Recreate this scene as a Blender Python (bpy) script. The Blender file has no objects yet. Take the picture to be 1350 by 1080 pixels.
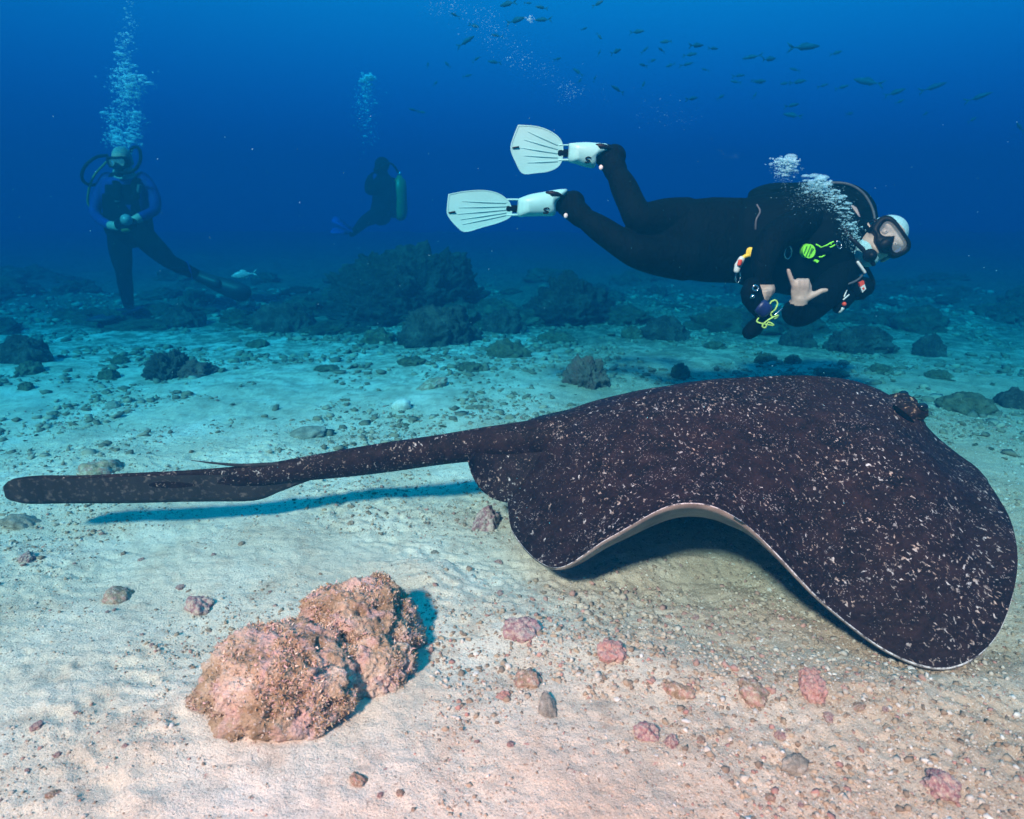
import bpy, bmesh, math, random
import numpy as np
from mathutils import Vector, Matrix

sc = bpy.context.scene
rad = math.radians
random.seed(7)
rng = np.random.default_rng(11)

# ------------------------------------------------------------------ camera
F = 880.0                       # focal length in photograph pixels (1350 wide)
PITCH = rad(15.9)
CAMH = 0.90
cd = bpy.data.cameras.new("camera")
cam = bpy.data.objects.new("camera", cd)
sc.collection.objects.link(cam)
cam.location = (0, 0, CAMH)
cam.rotation_euler = (math.pi / 2 - PITCH, 0, 0)
cd.sensor_width = 36.0
cd.lens = 36.0 * F / 1350.0
cd.clip_start = 0.02
cd.clip_end = 300
cd.dof.use_dof = True
cd.dof.focus_distance = 1.9
cd.dof.aperture_fstop = 5.0
sc.camera = cam

# ------------------------------------------------------------------ world: open water seen from below the surface
world = bpy.data.worlds.new("World")
sc.world = world
world.use_nodes = True
wn, wl = world.node_tree.nodes, world.node_tree.links
wn.clear()
w_out = wn.new("ShaderNodeOutputWorld")
w_bg = wn.new("ShaderNodeBackground")
w_tc = wn.new("ShaderNodeTexCoord")
w_dot = wn.new("ShaderNodeVectorMath"); w_dot.operation = 'DOT_PRODUCT'
w_dot.inputs[1].default_value = Vector((0.10, 0.16, 0.98)).normalized()
w_map = wn.new("ShaderNodeMapRange")
w_map.inputs[1].default_value = -1; w_map.inputs[2].default_value = 1
w_rmp = wn.new("ShaderNodeValToRGB")
WATER = [(0.0, (0.0, .004, .012)), (0.42, (0.0, .013, .044)), (0.54, (0.0, .022, .066)),
         (0.62, (0.0, .066, .130)), (0.70, (0.0, .104, .175)), (0.85, (0.005, .17, .25)), (1.0, (0.03, .34, .36))]
el = w_rmp.color_ramp.elements
while len(el) < len(WATER):
    el.new(0.5)
for e, (p_, c_) in zip(el, WATER):
    e.position = p_; e.color = (c_[0] * .137, c_[1] * .142, c_[2] * .135, 1)
w_bg.inputs[1].default_value = 0.050
wl.new(w_tc.outputs["Generated"], w_dot.inputs[0])
wl.new(w_dot.outputs["Value"], w_map.inputs[0])
wl.new(w_map.outputs[0], w_rmp.inputs[0])
wl.new(w_rmp.outputs[0], w_bg.inputs[0])
wl.new(w_bg.outputs[0], w_out.inputs[0])

# ------------------------------------------------------------------ sun (warm: the water takes the red out on the way down)
sd = bpy.data.lights.new("sun", 'SUN')
sun = bpy.data.objects.new("sun", sd)
sc.collection.objects.link(sun)
sd.energy = 4.8
sd.angle = rad(5.5)
sd.color = (1.0, 0.00405, 0.00208)
SUN_FROM = Vector((-0.55, -1.10, 1.0)).normalized()
sun.rotation_euler = (-SUN_FROM).to_track_quat('-Z', 'Y').to_euler()
sun.location = (-3, -2, 6)

# ------------------------------------------------------------------ exposure and render settings
vs = sc.view_settings
vs.view_transform = 'Standard'
vs.look = 'None'
vs.gamma = 1
vs.use_curve_mapping = False
vs.exposure = 9.58
sc.render.engine = 'CYCLES'
sc.cycles.use_denoising = True
sc.cycles.max_bounces = 5
sc.cycles.diffuse_bounces = 2
sc.cycles.glossy_bounces = 2
sc.cycles.transmission_bounces = 4
sc.cycles.transparent_max_bounces = 12
sc.cycles.volume_bounces = 1
sc.cycles.caustics_reflective = False
sc.cycles.caustics_refractive = False

# ------------------------------------------------------------------ helpers: pixels, noise, meshes, tags
SP, CP = math.sin(PITCH), math.cos(PITCH)


def pray(x, y):
    u = (x - 675) / F; v = (540 - y) / F
    return Vector((u, CP + v * SP, -SP + v * CP))


def P(x, y, Y):
    d = pray(x, y); t = Y / d.y
    return Vector((d.x * t, Y, CAMH + d.z * t))


_perm = np.random.default_rng(3).permutation(256)
_perm = np.concatenate([_perm, _perm, _perm])
_g3 = np.random.default_rng(5).normal(size=(256, 3))
_g3 /= np.linalg.norm(_g3, axis=1)[:, None]


def perlin(p):
    p = np.asarray(p, float)
    i = np.floor(p).astype(int); f = p - i
    i &= 255
    u = f * f * f * (f * (f * 6 - 15) + 10)
    out = 0
    for dx in (0, 1):
        for dy in (0, 1):
            for dz in (0, 1):
                h = _perm[_perm[_perm[(i[:, 0] + dx) & 255] + ((i[:, 1] + dy) & 255)] + ((i[:, 2] + dz) & 255)]
                g = _g3[h]
                d = (g[:, 0] * (f[:, 0] - dx) + g[:, 1] * (f[:, 1] - dy) + g[:, 2] * (f[:, 2] - dz))
                w = (u[:, 0] if dx else 1 - u[:, 0]) * (u[:, 1] if dy else 1 - u[:, 1]) * (u[:, 2] if dz else 1 - u[:, 2])
                out = out + d * w
    return out


def fbm(p, octv=4, lac=2.03, gain=.5, ridge=False):
    p = np.asarray(p, float); a = 1.0; s = 0
    for k in range(octv):
        n = perlin(p + 17.3 * k)
        s = s + a * ((.5 - np.abs(n) * 1.6) if ridge else n)
        p = p * lac; a *= gain
    return s


def sstep(a, b, x):
    t = np.clip((x - a) / (b - a), 0, 1)
    return t * t * (3 - 2 * t)


def ground(x, y, fine=True):
    x = np.asarray(x, float).ravel(); y = np.asarray(y, float).ravel()
    p = np.stack([x, y, np.zeros_like(x)], 1)
    z = .045 * fbm(p * .55 + 3.1, 2) + .026 * fbm(p * 1.7 + 9.2, 3)
    # pit the ray has dug, with a soft rim towards the camera
    q = ((x - .62) / .62) ** 2 + ((y - 1.62 + .10 * (x - .6)) / .36) ** 2
    wob = 1 + .5 * fbm(p * 4 + 5, 2)
    z = z - .075 * np.exp(-q * 1.1) * wob
    rim = np.exp(-((np.sqrt(q) - 1.38) / .22) ** 2) * (y < 1.62)
    z = z + .018 * rim * wob
    # small ledges of packed sand inside the pit
    led = fbm(np.stack([x * 3.2 + y * 1.5, y * 9 - x * 2.5, 0 * x], 1), 3, ridge=True)
    z = z + .016 * led * np.exp(-q * .7)
    far = sstep(5.4, 7.5, y + .5 * fbm(p * .8, 2))
    z = z + far * (.10 * fbm(p * 1.3 + 31, 4) + .05 * fbm(p * 4 + 2, 3, ridge=True)) + .02 * np.clip(y - 7, 0, 20)
    z = z + .010 * fbm(p * 5.5 + 1.7, 3)
    if fine:
        lump = sstep(-.05, .35, fbm(p * 2.3 + 40, 2) + .15 * np.exp(-q))
        z = z + (.0050 + .0085 * lump) * fbm(p * 19 + 7, 3, ridge=True) + .0028 * fbm(p * 55, 2)
    return z


def gz(x, y):
    return float(ground([x], [y])[0])


def G(px, py):
    d = pray(px, py); z = 0.0
    for _ in range(12):
        t = (z - CAMH) / d.z
        z = .5 * z + .5 * gz(d.x * t, d.y * t)
    return Vector((d.x * t, d.y * t, z))


def mesh_obj(name, verts, faces, material=None, parent=None, smooth=True):
    me = bpy.data.meshes.new(name)
    if isinstance(verts, np.ndarray):
        verts = verts.tolist()
    if isinstance(faces, np.ndarray):
        faces = faces.tolist()
    me.from_pydata(verts, [], faces)
    me.update()
    return link(name, me, material, parent, smooth)


def link(name, me, material=None, parent=None, smooth=True):
    if material is not None:
        for m in (material if isinstance(material, (list, tuple)) else [material]):
            me.materials.append(m)
    if smooth:
        me.polygons.foreach_set("use_smooth", np.ones(len(me.polygons), bool))
    o = bpy.data.objects.new(name, me)
    sc.collection.objects.link(o)
    if parent is not None:
        o.parent = parent
        o.matrix_parent_inverse = Matrix.Translation(parent.location).inverted()
    return o


def empty(name, loc):
    o = bpy.data.objects.new(name, None)
    o.empty_display_size = .05
    sc.collection.objects.link(o)
    o.location = loc
    return o


def tag(o, label=None, cat=None, group=None, kind=None):
    if label: o["label"] = label
    if cat: o["category"] = cat
    if group: o["group"] = group
    if kind: o["kind"] = kind
    return o


def ico(sub):
    bm = bmesh.new()
    bmesh.ops.create_icosphere(bm, subdivisions=sub, radius=1)
    v = np.array([x.co for x in bm.verts]); f = np.array([[a.index for a in q.verts] for q in bm.faces])
    bm.free()
    return v, f


ICO = {k: ico(k) for k in (1, 2, 3, 4, 5, 6, 7)}


class Geo:
    """collects pieces of one mesh"""
    def __init__(self): self.v = []; self.f = []; self.m = []

    def add(self, v, f, m=0):
        b = len(self.v)
        self.v.extend([tuple(map(float, q)) for q in v])
        self.f.extend([tuple(int(i) + b for i in q) for q in f])
        self.m.extend([m] * len(f))
        return self

    def tube(self, pts, rads, ref=(0, 0, 1), n=14, cap=True, m=0):
        pts = [Vector(p) for p in pts]
        rr = [(r, r) if isinstance(r, (int, float)) else r for r in rads]
        if len(rr) == 1: rr = rr * len(pts)
        k = len(pts)
        tan = []
        for i in range(k):
            a = pts[max(0, i - 1)]; b = pts[min(k - 1, i + 1)]
            tan.append((b - a).normalized())
        ref = Vector(ref)
        rings = []
        prev = None
        for i in range(k):
            t = tan[i]
            s = ref if prev is None else prev
            a = (s - t * s.dot(t))
            if a.length < 1e-4:
                a = t.orthogonal()
            a.normalize(); prev = a
            b = t.cross(a)
            rings.append((pts[i], a, b, rr[i], t))
        seq = []
        if cap:
            p, a, b, r, t = rings[0]
            L = min(r)
            for q in (85, 55, 28):
                seq.append((p - t * L * math.sin(rad(q)), a, b, (r[0] * math.cos(rad(q)), r[1] * math.cos(rad(q)))))
        seq += [(p, a, b, r) for p, a, b, r, t in rings]
        if cap:
            p, a, b, r, t = rings[-1]
            L = min(r)
            for q in (28, 55, 85):
                seq.append((p + t * L * math.sin(rad(q)), a, b, (r[0] * math.cos(rad(q)), r[1] * math.cos(rad(q)))))
        v = []; f = []
        for p, a, b, r in seq:
            for j in range(n):
                g = 2 * math.pi * j / n
                v.append(p + a * (r[0] * math.cos(g)) + b * (r[1] * math.sin(g)))
        for i in range(len(seq) - 1):
            for j in range(n):
                f.append((i * n + j, i * n + (j + 1) % n, (i + 1) * n + (j + 1) % n, (i + 1) * n + j))
        f.append(tuple(range(n - 1, -1, -1)))
        f.append(tuple((len(seq) - 1) * n + j for j in range(n)))
        return self.add(v, f, m)

    def ball(self, c, r, axes=None, sub=3, m=0):
        v, f = ICO[sub]
        r = np.array((r, r, r) if isinstance(r, (int, float)) else r)
        w = v * r
        if axes is not None:
            w = w @ np.array([list(a) for a in axes])
        return self.add(w + np.array(c), f, m)

    def prism(self, outline, off, m=0):
        """closed outline (list of Vector) extruded by vector off"""
        n = len(outline)
        v = list(outline) + [p + off for p in outline]
        f = [tuple(range(n)), tuple(range(2 * n - 1, n - 1, -1))]
        f += [(i, i + n, (i + 1) % n + n, (i + 1) % n) for i in range(n)]
        return self.add(v, f, m)

    def ring(self, outer, inner, off, m=0):
        n = len(outer)
        v = list(outer) + list(inner) + [p + off for p in outer] + [p + off for p in inner]
        f = []
        for i in range(n):
            j = (i + 1) % n
            f += [(i, j, n + j, n + i), (2 * n + i, 3 * n + i, 3 * n + j, 2 * n + j),
                  (i, 2 * n + i, 2 * n + j, j), (n + i, n + j, 3 * n + j, 3 * n + i)]
        return self.add(v, f, m)

    def build(self, name, material, parent=None, smooth=True):
        me = bpy.data.meshes.new(name)
        me.from_pydata(self.v, [], self.f)
        me.update()
        if any(self.m):
            me.polygons.foreach_set("material_index", np.array(self.m, dtype=np.int32))
        bm = bmesh.new(); bm.from_mesh(me)
        bmesh.ops.recalc_face_normals(bm, faces=bm.faces)
        bm.to_mesh(me); bm.free()
        return link(name, me, material, parent, smooth)

    def remesh(self, voxel, smooth=4):
        me = bpy.data.meshes.new("tmp")
        me.from_pydata(self.v, [], self.f); me.update()
        bm = bmesh.new(); bm.from_mesh(me)
        bmesh.ops.recalc_face_normals(bm, faces=bm.faces)
        bm.to_mesh(me); bm.free()
        o = bpy.data.objects.new("tmp", me); sc.collection.objects.link(o)
        r = o.modifiers.new("r", 'REMESH'); r.mode = 'VOXEL'; r.voxel_size = voxel
        if smooth:
            s = o.modifiers.new("s", 'SMOOTH'); s.iterations = smooth; s.factor = .5
        dg = bpy.context.evaluated_depsgraph_get()
        out = bpy.data.meshes.new_from_object(o.evaluated_get(dg))
        bpy.data.objects.remove(o); bpy.data.meshes.remove(me)
        return out


def catmull(pts, n):
    """n samples through the rows of pts"""
    p = np.array([list(q) for q in pts], float)
    k = len(p)
    t = np.linspace(0, k - 1, n)
    i = np.clip(t.astype(int), 0, k - 2); f = (t - i)[:, None]
    ext = np.vstack([2 * p[0] - p[1], p, 2 * p[-1] - p[-2]])
    a, b, c, d = ext[i], ext[i + 1], ext[i + 2], ext[i + 3]
    return .5 * (2 * b + (c - a) * f + (2 * a - 5 * b + 4 * c - d) * f ** 2 + (3 * b - a - 3 * c + d) * f ** 3)


def smooth_path(pts, n):
    return [Vector(q) for q in catmull(pts, n)]


# ------------------------------------------------------------------ materials
class M:
    def __init__(self, name):
        self.m = bpy.data.materials.new(name); self.m.use_nodes = True
        self.t = self.m.node_tree; self.n = self.t.nodes; self.l = self.t.links
        self.b = self.n["Principled BSDF"]
        self.tc = self.n.new("ShaderNodeTexCoord").outputs["Object"]

    def noise(self, scale, detail=4, rough=.55, vec=None, dist=0):
        q = self.n.new("ShaderNodeTexNoise")
        q.inputs["Scale"].default_value = scale; q.inputs["Detail"].default_value = detail
        q.inputs["Roughness"].default_value = rough; q.inputs["Distortion"].default_value = dist
        self.l.new(vec or self.tc, q.inputs["Vector"])
        return q.outputs["Fac"]

    def voro(self, scale, feat='F1', out="Distance", vec=None):
        q = self.n.new("ShaderNodeTexVoronoi"); q.feature = feat
        q.inputs["Scale"].default_value = scale
        self.l.new(vec or self.tc, q.inputs["Vector"])
        return q.outputs[out]

    def ramp(self, fac, stops):
        q = self.n.new("ShaderNodeValToRGB"); e = q.color_ramp.elements
        while len(e) < len(stops): e.new(.5)
        for a, (p_, c_) in zip(e, stops):
            a.position = p_; a.color = (*c_, 1) if len(c_) == 3 else c_
        self.l.new(fac, q.inputs[0])
        return q.outputs[0]

    def mix(self, fac, a, b, mode='MIX'):
        q = self.n.new("ShaderNodeMix"); q.data_type = 'RGBA'; q.blend_type = mode
        for s, v in ((q.inputs[0], fac), (q.inputs[6], a), (q.inputs[7], b)):
            if isinstance(v, (int, float)): s.default_value = v
            elif isinstance(v, (tuple, list)): s.default_value = (*v[:3], 1)
            else: self.l.new(v, s)
        return q.outputs[2]

    def math(self, op, a, b=0.0, clamp=False):
        q = self.n.new("ShaderNodeMath"); q.operation = op; q.use_clamp = clamp
        for s, v in ((q.inputs[0], a), (q.inputs[1], b)):
            if isinstance(v, (int, float)): s.default_value = v
            else: self.l.new(v, s)
        return q.outputs[0]

    def stretch(self, s, rot=(0, 0, 0)):
        q = self.n.new("ShaderNodeMapping"); q.inputs["Scale"].default_value = s; q.inputs["Rotation"].default_value = rot
        self.l.new(self.tc, q.inputs["Vector"])
        return q.outputs[0]

    def bump(self, h, strength=.5, dist=.01, prev=None):
        q = self.n.new("ShaderNodeBump"); q.inputs["Strength"].default_value = strength
        q.inputs["Distance"].default_value = dist
        self.l.new(h, q.inputs["Height"])
        if prev is not None: self.l.new(prev, q.inputs["Normal"])
        return q.outputs[0]

    def done(self, col, rough=.8, normal=None, spec=.3, **kw):
        b = self.b
        if isinstance(col, (tuple, list)): b.inputs["Base Color"].default_value = (*col, 1)
        else: self.l.new(col, b.inputs["Base Color"])
        if isinstance(rough, (int, float)): b.inputs["Roughness"].default_value = rough
        else: self.l.new(rough, b.inputs["Roughness"])
        b.inputs["Specular IOR Level"].default_value = spec
        if normal is not None: self.l.new(normal, b.inputs["Normal"])
        for k, v in kw.items(): b.inputs[k.replace("_", " ")].default_value = v
        return self.m


def plain(name, col, rough=.6, spec=.3, var=.25, scale=30, bump=.0, bscale=200, **kw):
    q = M(name)
    c2 = tuple(c * (1 - var) for c in col); c3 = tuple(min(1, c * (1 + var)) for c in col)
    c = q.ramp(q.noise(scale, 3), [(.3, c2), (.7, c3)])
    nb = q.bump(q.noise(bscale, 3), bump, .004) if bump else None
    return q.done(c, rough, nb, spec, **kw)


# sand
q = M("coral_sand")
c = q.ramp(q.noise(3.0, 5), [(.30, (.54, .46, .355)), (.50, (.67, .60, .48)), (.70, (.78, .735, .63))])
sx_ = q.n.new("ShaderNodeSeparateXYZ"); q.l.new(q.tc, sx_.inputs[0])
dug = q.math('ADD', sx_.outputs[0], q.math('MULTIPLY', q.math('SUBTRACT', q.noise(1.6, 4, .6), .5), 1.6))
dugm = q.ramp(dug, [(0.0, (0, 0, 0)), (.5, (.8, .8, .8))])
c = q.mix(dugm, c, q.ramp(q.noise(5, 5), [(.3, (.38, .245, .15)), (.6, (.53, .385, .27)), (.8, (.60, .48, .36))]))
c = q.mix(q.ramp(q.noise(14, 4), [(.52, (0, 0, 0)), (.72, (.55, .55, .55))]), c, (.40, .30, .22))
c = q.mix(q.ramp(q.noise(170, 3, .7), [(.56, (0, 0, 0)), (.70, (.8, .8, .8))]), c, (.20, .14, .10))
c = q.mix(q.ramp(q.noise(260, 2, .6), [(.60, (0, 0, 0)), (.70, (.8, .8, .8))]), c, (.85, .80, .72))
c = q.mix(q.ramp(q.noise(90, 3, .6), [(.66, (0, 0, 0)), (.72, (.7, .7, .7))]), c, (.42, .19, .17))
# dark turf-covered rubble bed that takes over further out
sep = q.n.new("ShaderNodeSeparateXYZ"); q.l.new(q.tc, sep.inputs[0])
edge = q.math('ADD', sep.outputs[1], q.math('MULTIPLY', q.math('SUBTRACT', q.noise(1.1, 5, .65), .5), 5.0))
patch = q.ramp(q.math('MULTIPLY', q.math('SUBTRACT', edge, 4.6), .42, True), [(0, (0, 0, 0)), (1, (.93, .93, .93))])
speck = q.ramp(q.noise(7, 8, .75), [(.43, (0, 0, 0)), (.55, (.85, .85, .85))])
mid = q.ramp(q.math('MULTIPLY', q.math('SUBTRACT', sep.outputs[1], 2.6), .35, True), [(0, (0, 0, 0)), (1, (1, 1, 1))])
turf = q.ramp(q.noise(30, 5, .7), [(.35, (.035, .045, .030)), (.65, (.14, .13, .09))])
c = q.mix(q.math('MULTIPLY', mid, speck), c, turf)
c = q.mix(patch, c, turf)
nb = q.bump(q.noise(240, 4, .7), .8, .005)
nb = q.bump(q.noise(38, 5, .65), .5, .012, nb)
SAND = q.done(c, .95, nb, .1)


def rock_mat(name, cols, scale=8, pink=None, bdist=.02, bscale=26, grit=None):
    q = M(name)
    c = q.ramp(q.noise(scale, 6, .65), [(.28, cols[0]), (.46, cols[1]), (.60, cols[2]), (.78, cols[3])])
    if pink:
        c = q.mix(q.ramp(q.noise(scale * 1.7, 5, .6, dist=.4), [(.47, (0, 0, 0)), (.62, (.85, .85, .85))]), c, pink)
    c = q.mix(q.ramp(q.noise(scale * 14, 3, .7), [(.57, (0, 0, 0)), (.70, (.7, .7, .7))]), c, tuple(x * .35 for x in cols[0]))
    c = q.mix(q.ramp(q.noise(scale * 19, 2, .6), [(.60, (0, 0, 0)), (.72, (.6, .6, .6))]), c, tuple(min(.8, x * 1.6) for x in cols[3]))
    if grit:
        c = q.mix(q.ramp(q.noise(scale * 2.3, 6, .7), [(.50, (0, 0, 0)), (.62, (.9, .9, .9))]), c, grit)
    nb = q.bump(q.noise(bscale, 6, .7), .8, bdist)
    nb = q.bump(q.voro(bscale * 2.6), .5, bdist * .4, nb)
    return q.done(c, .92, nb, .15)


ROCK = rock_mat("coralline_rock", [(.15, .10, .05), (.36, .27, .17), (.54, .44, .33), (.76, .68, .58)], 12, (.52, .36, .33), .014, 55)
REEF = rock_mat("reef_rock", [(.010, .012, .014), (.026, .029, .030), (.055, .056, .052), (.13, .13, .11)], 7, None, .05, 14)
REEFB = rock_mat("reef_rock_lumpy", [(.018, .020, .020), (.045, .045, .042), (.08, .08, .07), (.18, .17, .14)], 8, None, .03, 22)
REEFL = rock_mat("reef_rock_small", [(.020, .024, .018), (.05, .053, .04), (.09, .09, .065), (.18, .17, .12)], 2.0, None, .03, 4)
DARKROCK = rock_mat("reddish_reef_rock", [(.05, .04, .035), (.12, .085, .07), (.19, .13, .11), (.27, .21, .18)], 14, (.16, .07, .06), .02, 30)
PINK = rock_mat("pink_coralline", [(.18, .08, .09), (.32, .16, .17), (.44, .26, .26), (.60, .48, .46)], 1.6, (.55, .44, .36), .006, 4, (.52, .44, .36))
CORALPINK = rock_mat("salmon_coralline", [(.34, .13, .11), (.50, .24, .21), (.58, .32, .29), (.68, .54, .48)], 2.0, (.55, .32, .25), .006, 6, (.56, .42, .34))
TAN = rock_mat("tan_rubble", [(.16, .10, .05), (.30, .21, .13), (.42, .32, .22), (.58, .48, .37)], 1.5, (.44, .22, .19), .006, 4, (.56, .48, .39))
GREY = rock_mat("grey_rubble", [(.10, .09, .07), (.22, .20, .16), (.32, .29, .24), (.50, .46, .40)], 1.5, None, .004, 4)
OLIVE = rock_mat("olive_turf_rubble", [(.03, .035, .022), (.08, .08, .05), (.14, .13, .085), (.24, .22, .16)], 1.6, None, .006, 4)
OLIVER = rock_mat("olive_turf_rock", [(.03, .035, .022), (.08, .08, .05), (.14, .13, .085), (.24, .22, .16)], 16, None, .012, 40)
WHITE = rock_mat("bleached_shell", [(.50, .46, .40), (.66, .62, .56), (.74, .71, .65), (.82, .80, .76)], 2, None, .002, 5)

# stingray skin: nearly black with chalky flecks in clusters
q = M("stingray_back")
base = q.ramp(q.noise(9, 5, .6), [(.3, (.0064, .0028, .0027)), (.7, (.0200, .0088, .0086))])
base = q.mix(q.ramp(q.noise(120, 3, .7), [(.45, (0, 0, 0)), (.75, (.55, .55, .55))]), base, (.036, .021, .021))
dens = q.noise(5.5, 4, .6)
st = q.stretch((1.0, .6, 1.0), (0, 0, .5))
warp = q.noise(108, 4, .55, st, .6)
fleck = q.math('ADD', warp, q.math('MULTIPLY', q.math('SUBTRACT', dens, .5), .24))
f1 = q.ramp(fleck, [(.612, (0, 0, 0)), (.655, (.42, .42, .42)), (.715, (.95, .95, .95))])
f1 = q.mix(1.0, f1, q.ramp(q.noise(23, 3, .6), [(.35, (.40, .40, .40)), (.65, (1, 1, 1))]), 'MULTIPLY')
dots = q.math('ADD', q.voro(150), q.math('MULTIPLY', q.math('SUBTRACT', q.noise(12, 4, .65), .5), -.9))
f2 = q.ramp(dots, [(.05, (.65, .65, .65)), (.17, (0, 0, 0))])
blot = q.ramp(q.noise(26, 5, .65), [(.48, (0, 0, 0)), (.68, (.6, .6, .6))])
tint = q.ramp(q.noise(31, 2), [(.4, (.70, .64, .62)), (.6, (.58, .42, .34))])
c = q.mix(blot, base, (.040, .019, .018))
c = q.mix(f2, c, (.30, .25, .25))
c = q.mix(f1, c, tint)
nb = q.bump(q.noise(300, 3, .7), .35, .002)
nb = q.bump(q.noise(22, 5, .65), .45, .010, nb)
RAYTOP = q.done(c, q.ramp(q.noise(18, 4), [(.3, (.42, .42, .42)), (.7, (.68, .68, .68))]), nb, .05)
q = M("stingray_belly")
c = q.ramp(q.noise(12, 4), [(.3, (.16, .13, .11)), (.7, (.38, .32, .27))])
RAYBELLY = q.done(c, .7, q.bump(q.noise(90, 3), .2, .003), .2)
q = M("stingray_rim")
RAYRIM = q.done(q.ramp(q.noise(60, 4, .7), [(.40, (.05, .04, .04)), (.52, (.45, .43, .43)), (.65, (.62, .60, .60))]), .6, None, .2)
q = M("stingray_tail_flap")
c = q.ramp(q.noise(14, 5, .6, q.stretch((1, 1, .3))), [(.3, (.014, .010, .010)), (.7, (.034, .025, .024))])
c = q.mix(q.ramp(q.noise(70, 4, .6), [(.54, (0, 0, 0)), (.70, (.5, .5, .5))]), c, (.24, .17, .15))
RAYFLAP = q.done(c, .65, q.bump(q.noise(200, 3), .3, .002), .25)
q = M("stingray_eyelid")
c = q.ramp(q.noise(70, 4, .6), [(.40, (.008, .0045, .004)), (.58, (.028, .015, .012)), (.68, (.36, .24, .16))])
EYELID = q.done(c, .65, q.bump(q.noise(60, 4), .5, .006), .08)
SLIT = plain("dark_slit", (.003, .002, .002), .9, .02, var=0)
EYE = plain("dark_eye", (.006, .005, .005), .12, .6, var=0)

# divers
NEO = plain("black_neoprene", (.0020, .0045, .0065), .8, .05, .35, 14, .25, 320)
q = M("black_neoprene_suit")
cr = q.bump(q.noise(26, 4, .55, q.stretch((1.6, 1, .7)), 1.2), .8, .016)
cr = q.bump(q.noise(320, 3), .25, .004, cr)
NEO = q.done(q.ramp(q.noise(9, 4), [(.3, (.0004, .0022, .0036)), (.7, (.0010, .0048, .0075))]), .75, cr, .04)
NEOB = plain("black_nylon", (.0006, .0035, .0055), .75, .04, .4, 40, .4, 260)
RUBBER = plain("black_rubber", (.004, .005, .006), .5, .14, .3, 30)
SKIN = plain("skin", (.40, .31, .25), .5, .35, .14, 26, .15, 160)
HAIR = plain("cropped_white_hair", (.27, .52, .54), .8, .2, .2, 160, .5, 500)
FINW = plain("white_fin_rubber", (.22, .60, .60), .45, .4, .06, 9, .08, 40)
FIND = plain("dark_fin_rubber", (.018, .020, .028), .5, .35, .3, 10)
BLUELY = plain("blue_rash_vest", (.006, .020, .15), .75, .2, .25, 9, .2, 120)
BLUEFIN = plain("blue_fin", (.015, .04, .26), .5, .3, .2, 9)
STEEL = plain("steel", (.62, .62, .62), .22, .5, .1, 30, Metallic=1.0)
SILVER = plain("pale_plastic", (.62, .64, .62), .4, .4, .12, 60)
YELLOW = plain("yellow_plastic", (.78, .52, .04), .45, .4, .1, 60)
ORANGE = plain("orange_red_plastic", (.72, .07, .03), .45, .4, .1, 60)
LIME = plain("lime_print", (.22, .82, .05), .6, .3, .12, 80)
LIMED = plain("dark_lime_print", (.04, .20, .02), .6, .3, .12, 80)
CORD = plain("lime_cord", (.45, .72, .16), .7, .2, .5, 220)
GREYC = plain("grey_hose", (.07, .08, .09), .5, .3, .2, 60)
GREYL = plain("grey_plastic", (.22, .26, .26), .4, .4, .2, 60)
TANKY = plain("yellow_tank_paint", (.20, .15, .04), .4, .4, .15, 10)
TANKG = plain("grey_tank_paint", (.20, .21, .22), .35, .5, .15, 10)
NAVY = plain("navy_plastic", (.010, .018, .09), .4, .4, .2, 40)
CREAM = plain("pale_hood", (.20, .25, .23), .7, .2, .2, 20, .2, 100)
q = M("mask_glass")
q.done((.9, .95, .96), .03, None, .5, Alpha=.10)
GLASS = q.m
q = M("air_bubble")
q.done((.40, .86, .96), .22, None, .25, Alpha=.30)
BUBBLE = q.m
FISHM = plain("dark_fish_skin", (.002, .075, .13), .6, .1, .4, 14)
FISHP = plain("pale_fish_skin", (.30, .34, .36), .4, .45, .25, 14)
SNOW = plain("suspended_silt", (.10, .62, .78), .9, .1, .1, 10)

# ------------------------------------------------------------------ seabed
def spaced(lo, hi, dense_lo, dense_hi, step, grow):
    a = list(np.arange(dense_lo, dense_hi, step))
    s = step; x = a[-1]
    while x < hi:
        s *= grow; x += s; a.append(min(x, hi))
    s = step; x = a[0]; b = []
    while x > lo:
        s *= grow; x -= s; b.append(max(x, lo))
    return np.array(b[::-1] + a)


gx = spaced(-21, 21, -1.75, 1.85, .0068, 1.022)
gy = spaced(-5, 27, .80, 2.7, .0058, 1.0145)
XX, YY = np.meshgrid(gx, gy)
ZZ = ground(XX, YY)
nx, ny = len(gx), len(gy)
verts = np.stack([XX.ravel(), YY.ravel(), ZZ], 1)
ii = (np.arange(ny - 1)[:, None] * nx + np.arange(nx - 1)[None, :]).ravel()
faces = np.stack([ii, ii + 1, ii + nx + 1, ii + nx], 1)
me = bpy.data.meshes.new("seabed")
me.vertices.add(len(verts)); me.vertices.foreach_set("co", verts.ravel())
me.loops.add(faces.size); me.loops.foreach_set("vertex_index", faces.ravel().astype(np.int32))
me.polygons.add(len(faces))
me.polygons.foreach_set("loop_start", (np.arange(len(faces)) * 4).astype(np.int32))
me.update(calc_edges=True)
seabed = tag(link("seabed", me, SAND), "pale coral sand seabed darkening to rubble further out", kind='structure')

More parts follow.
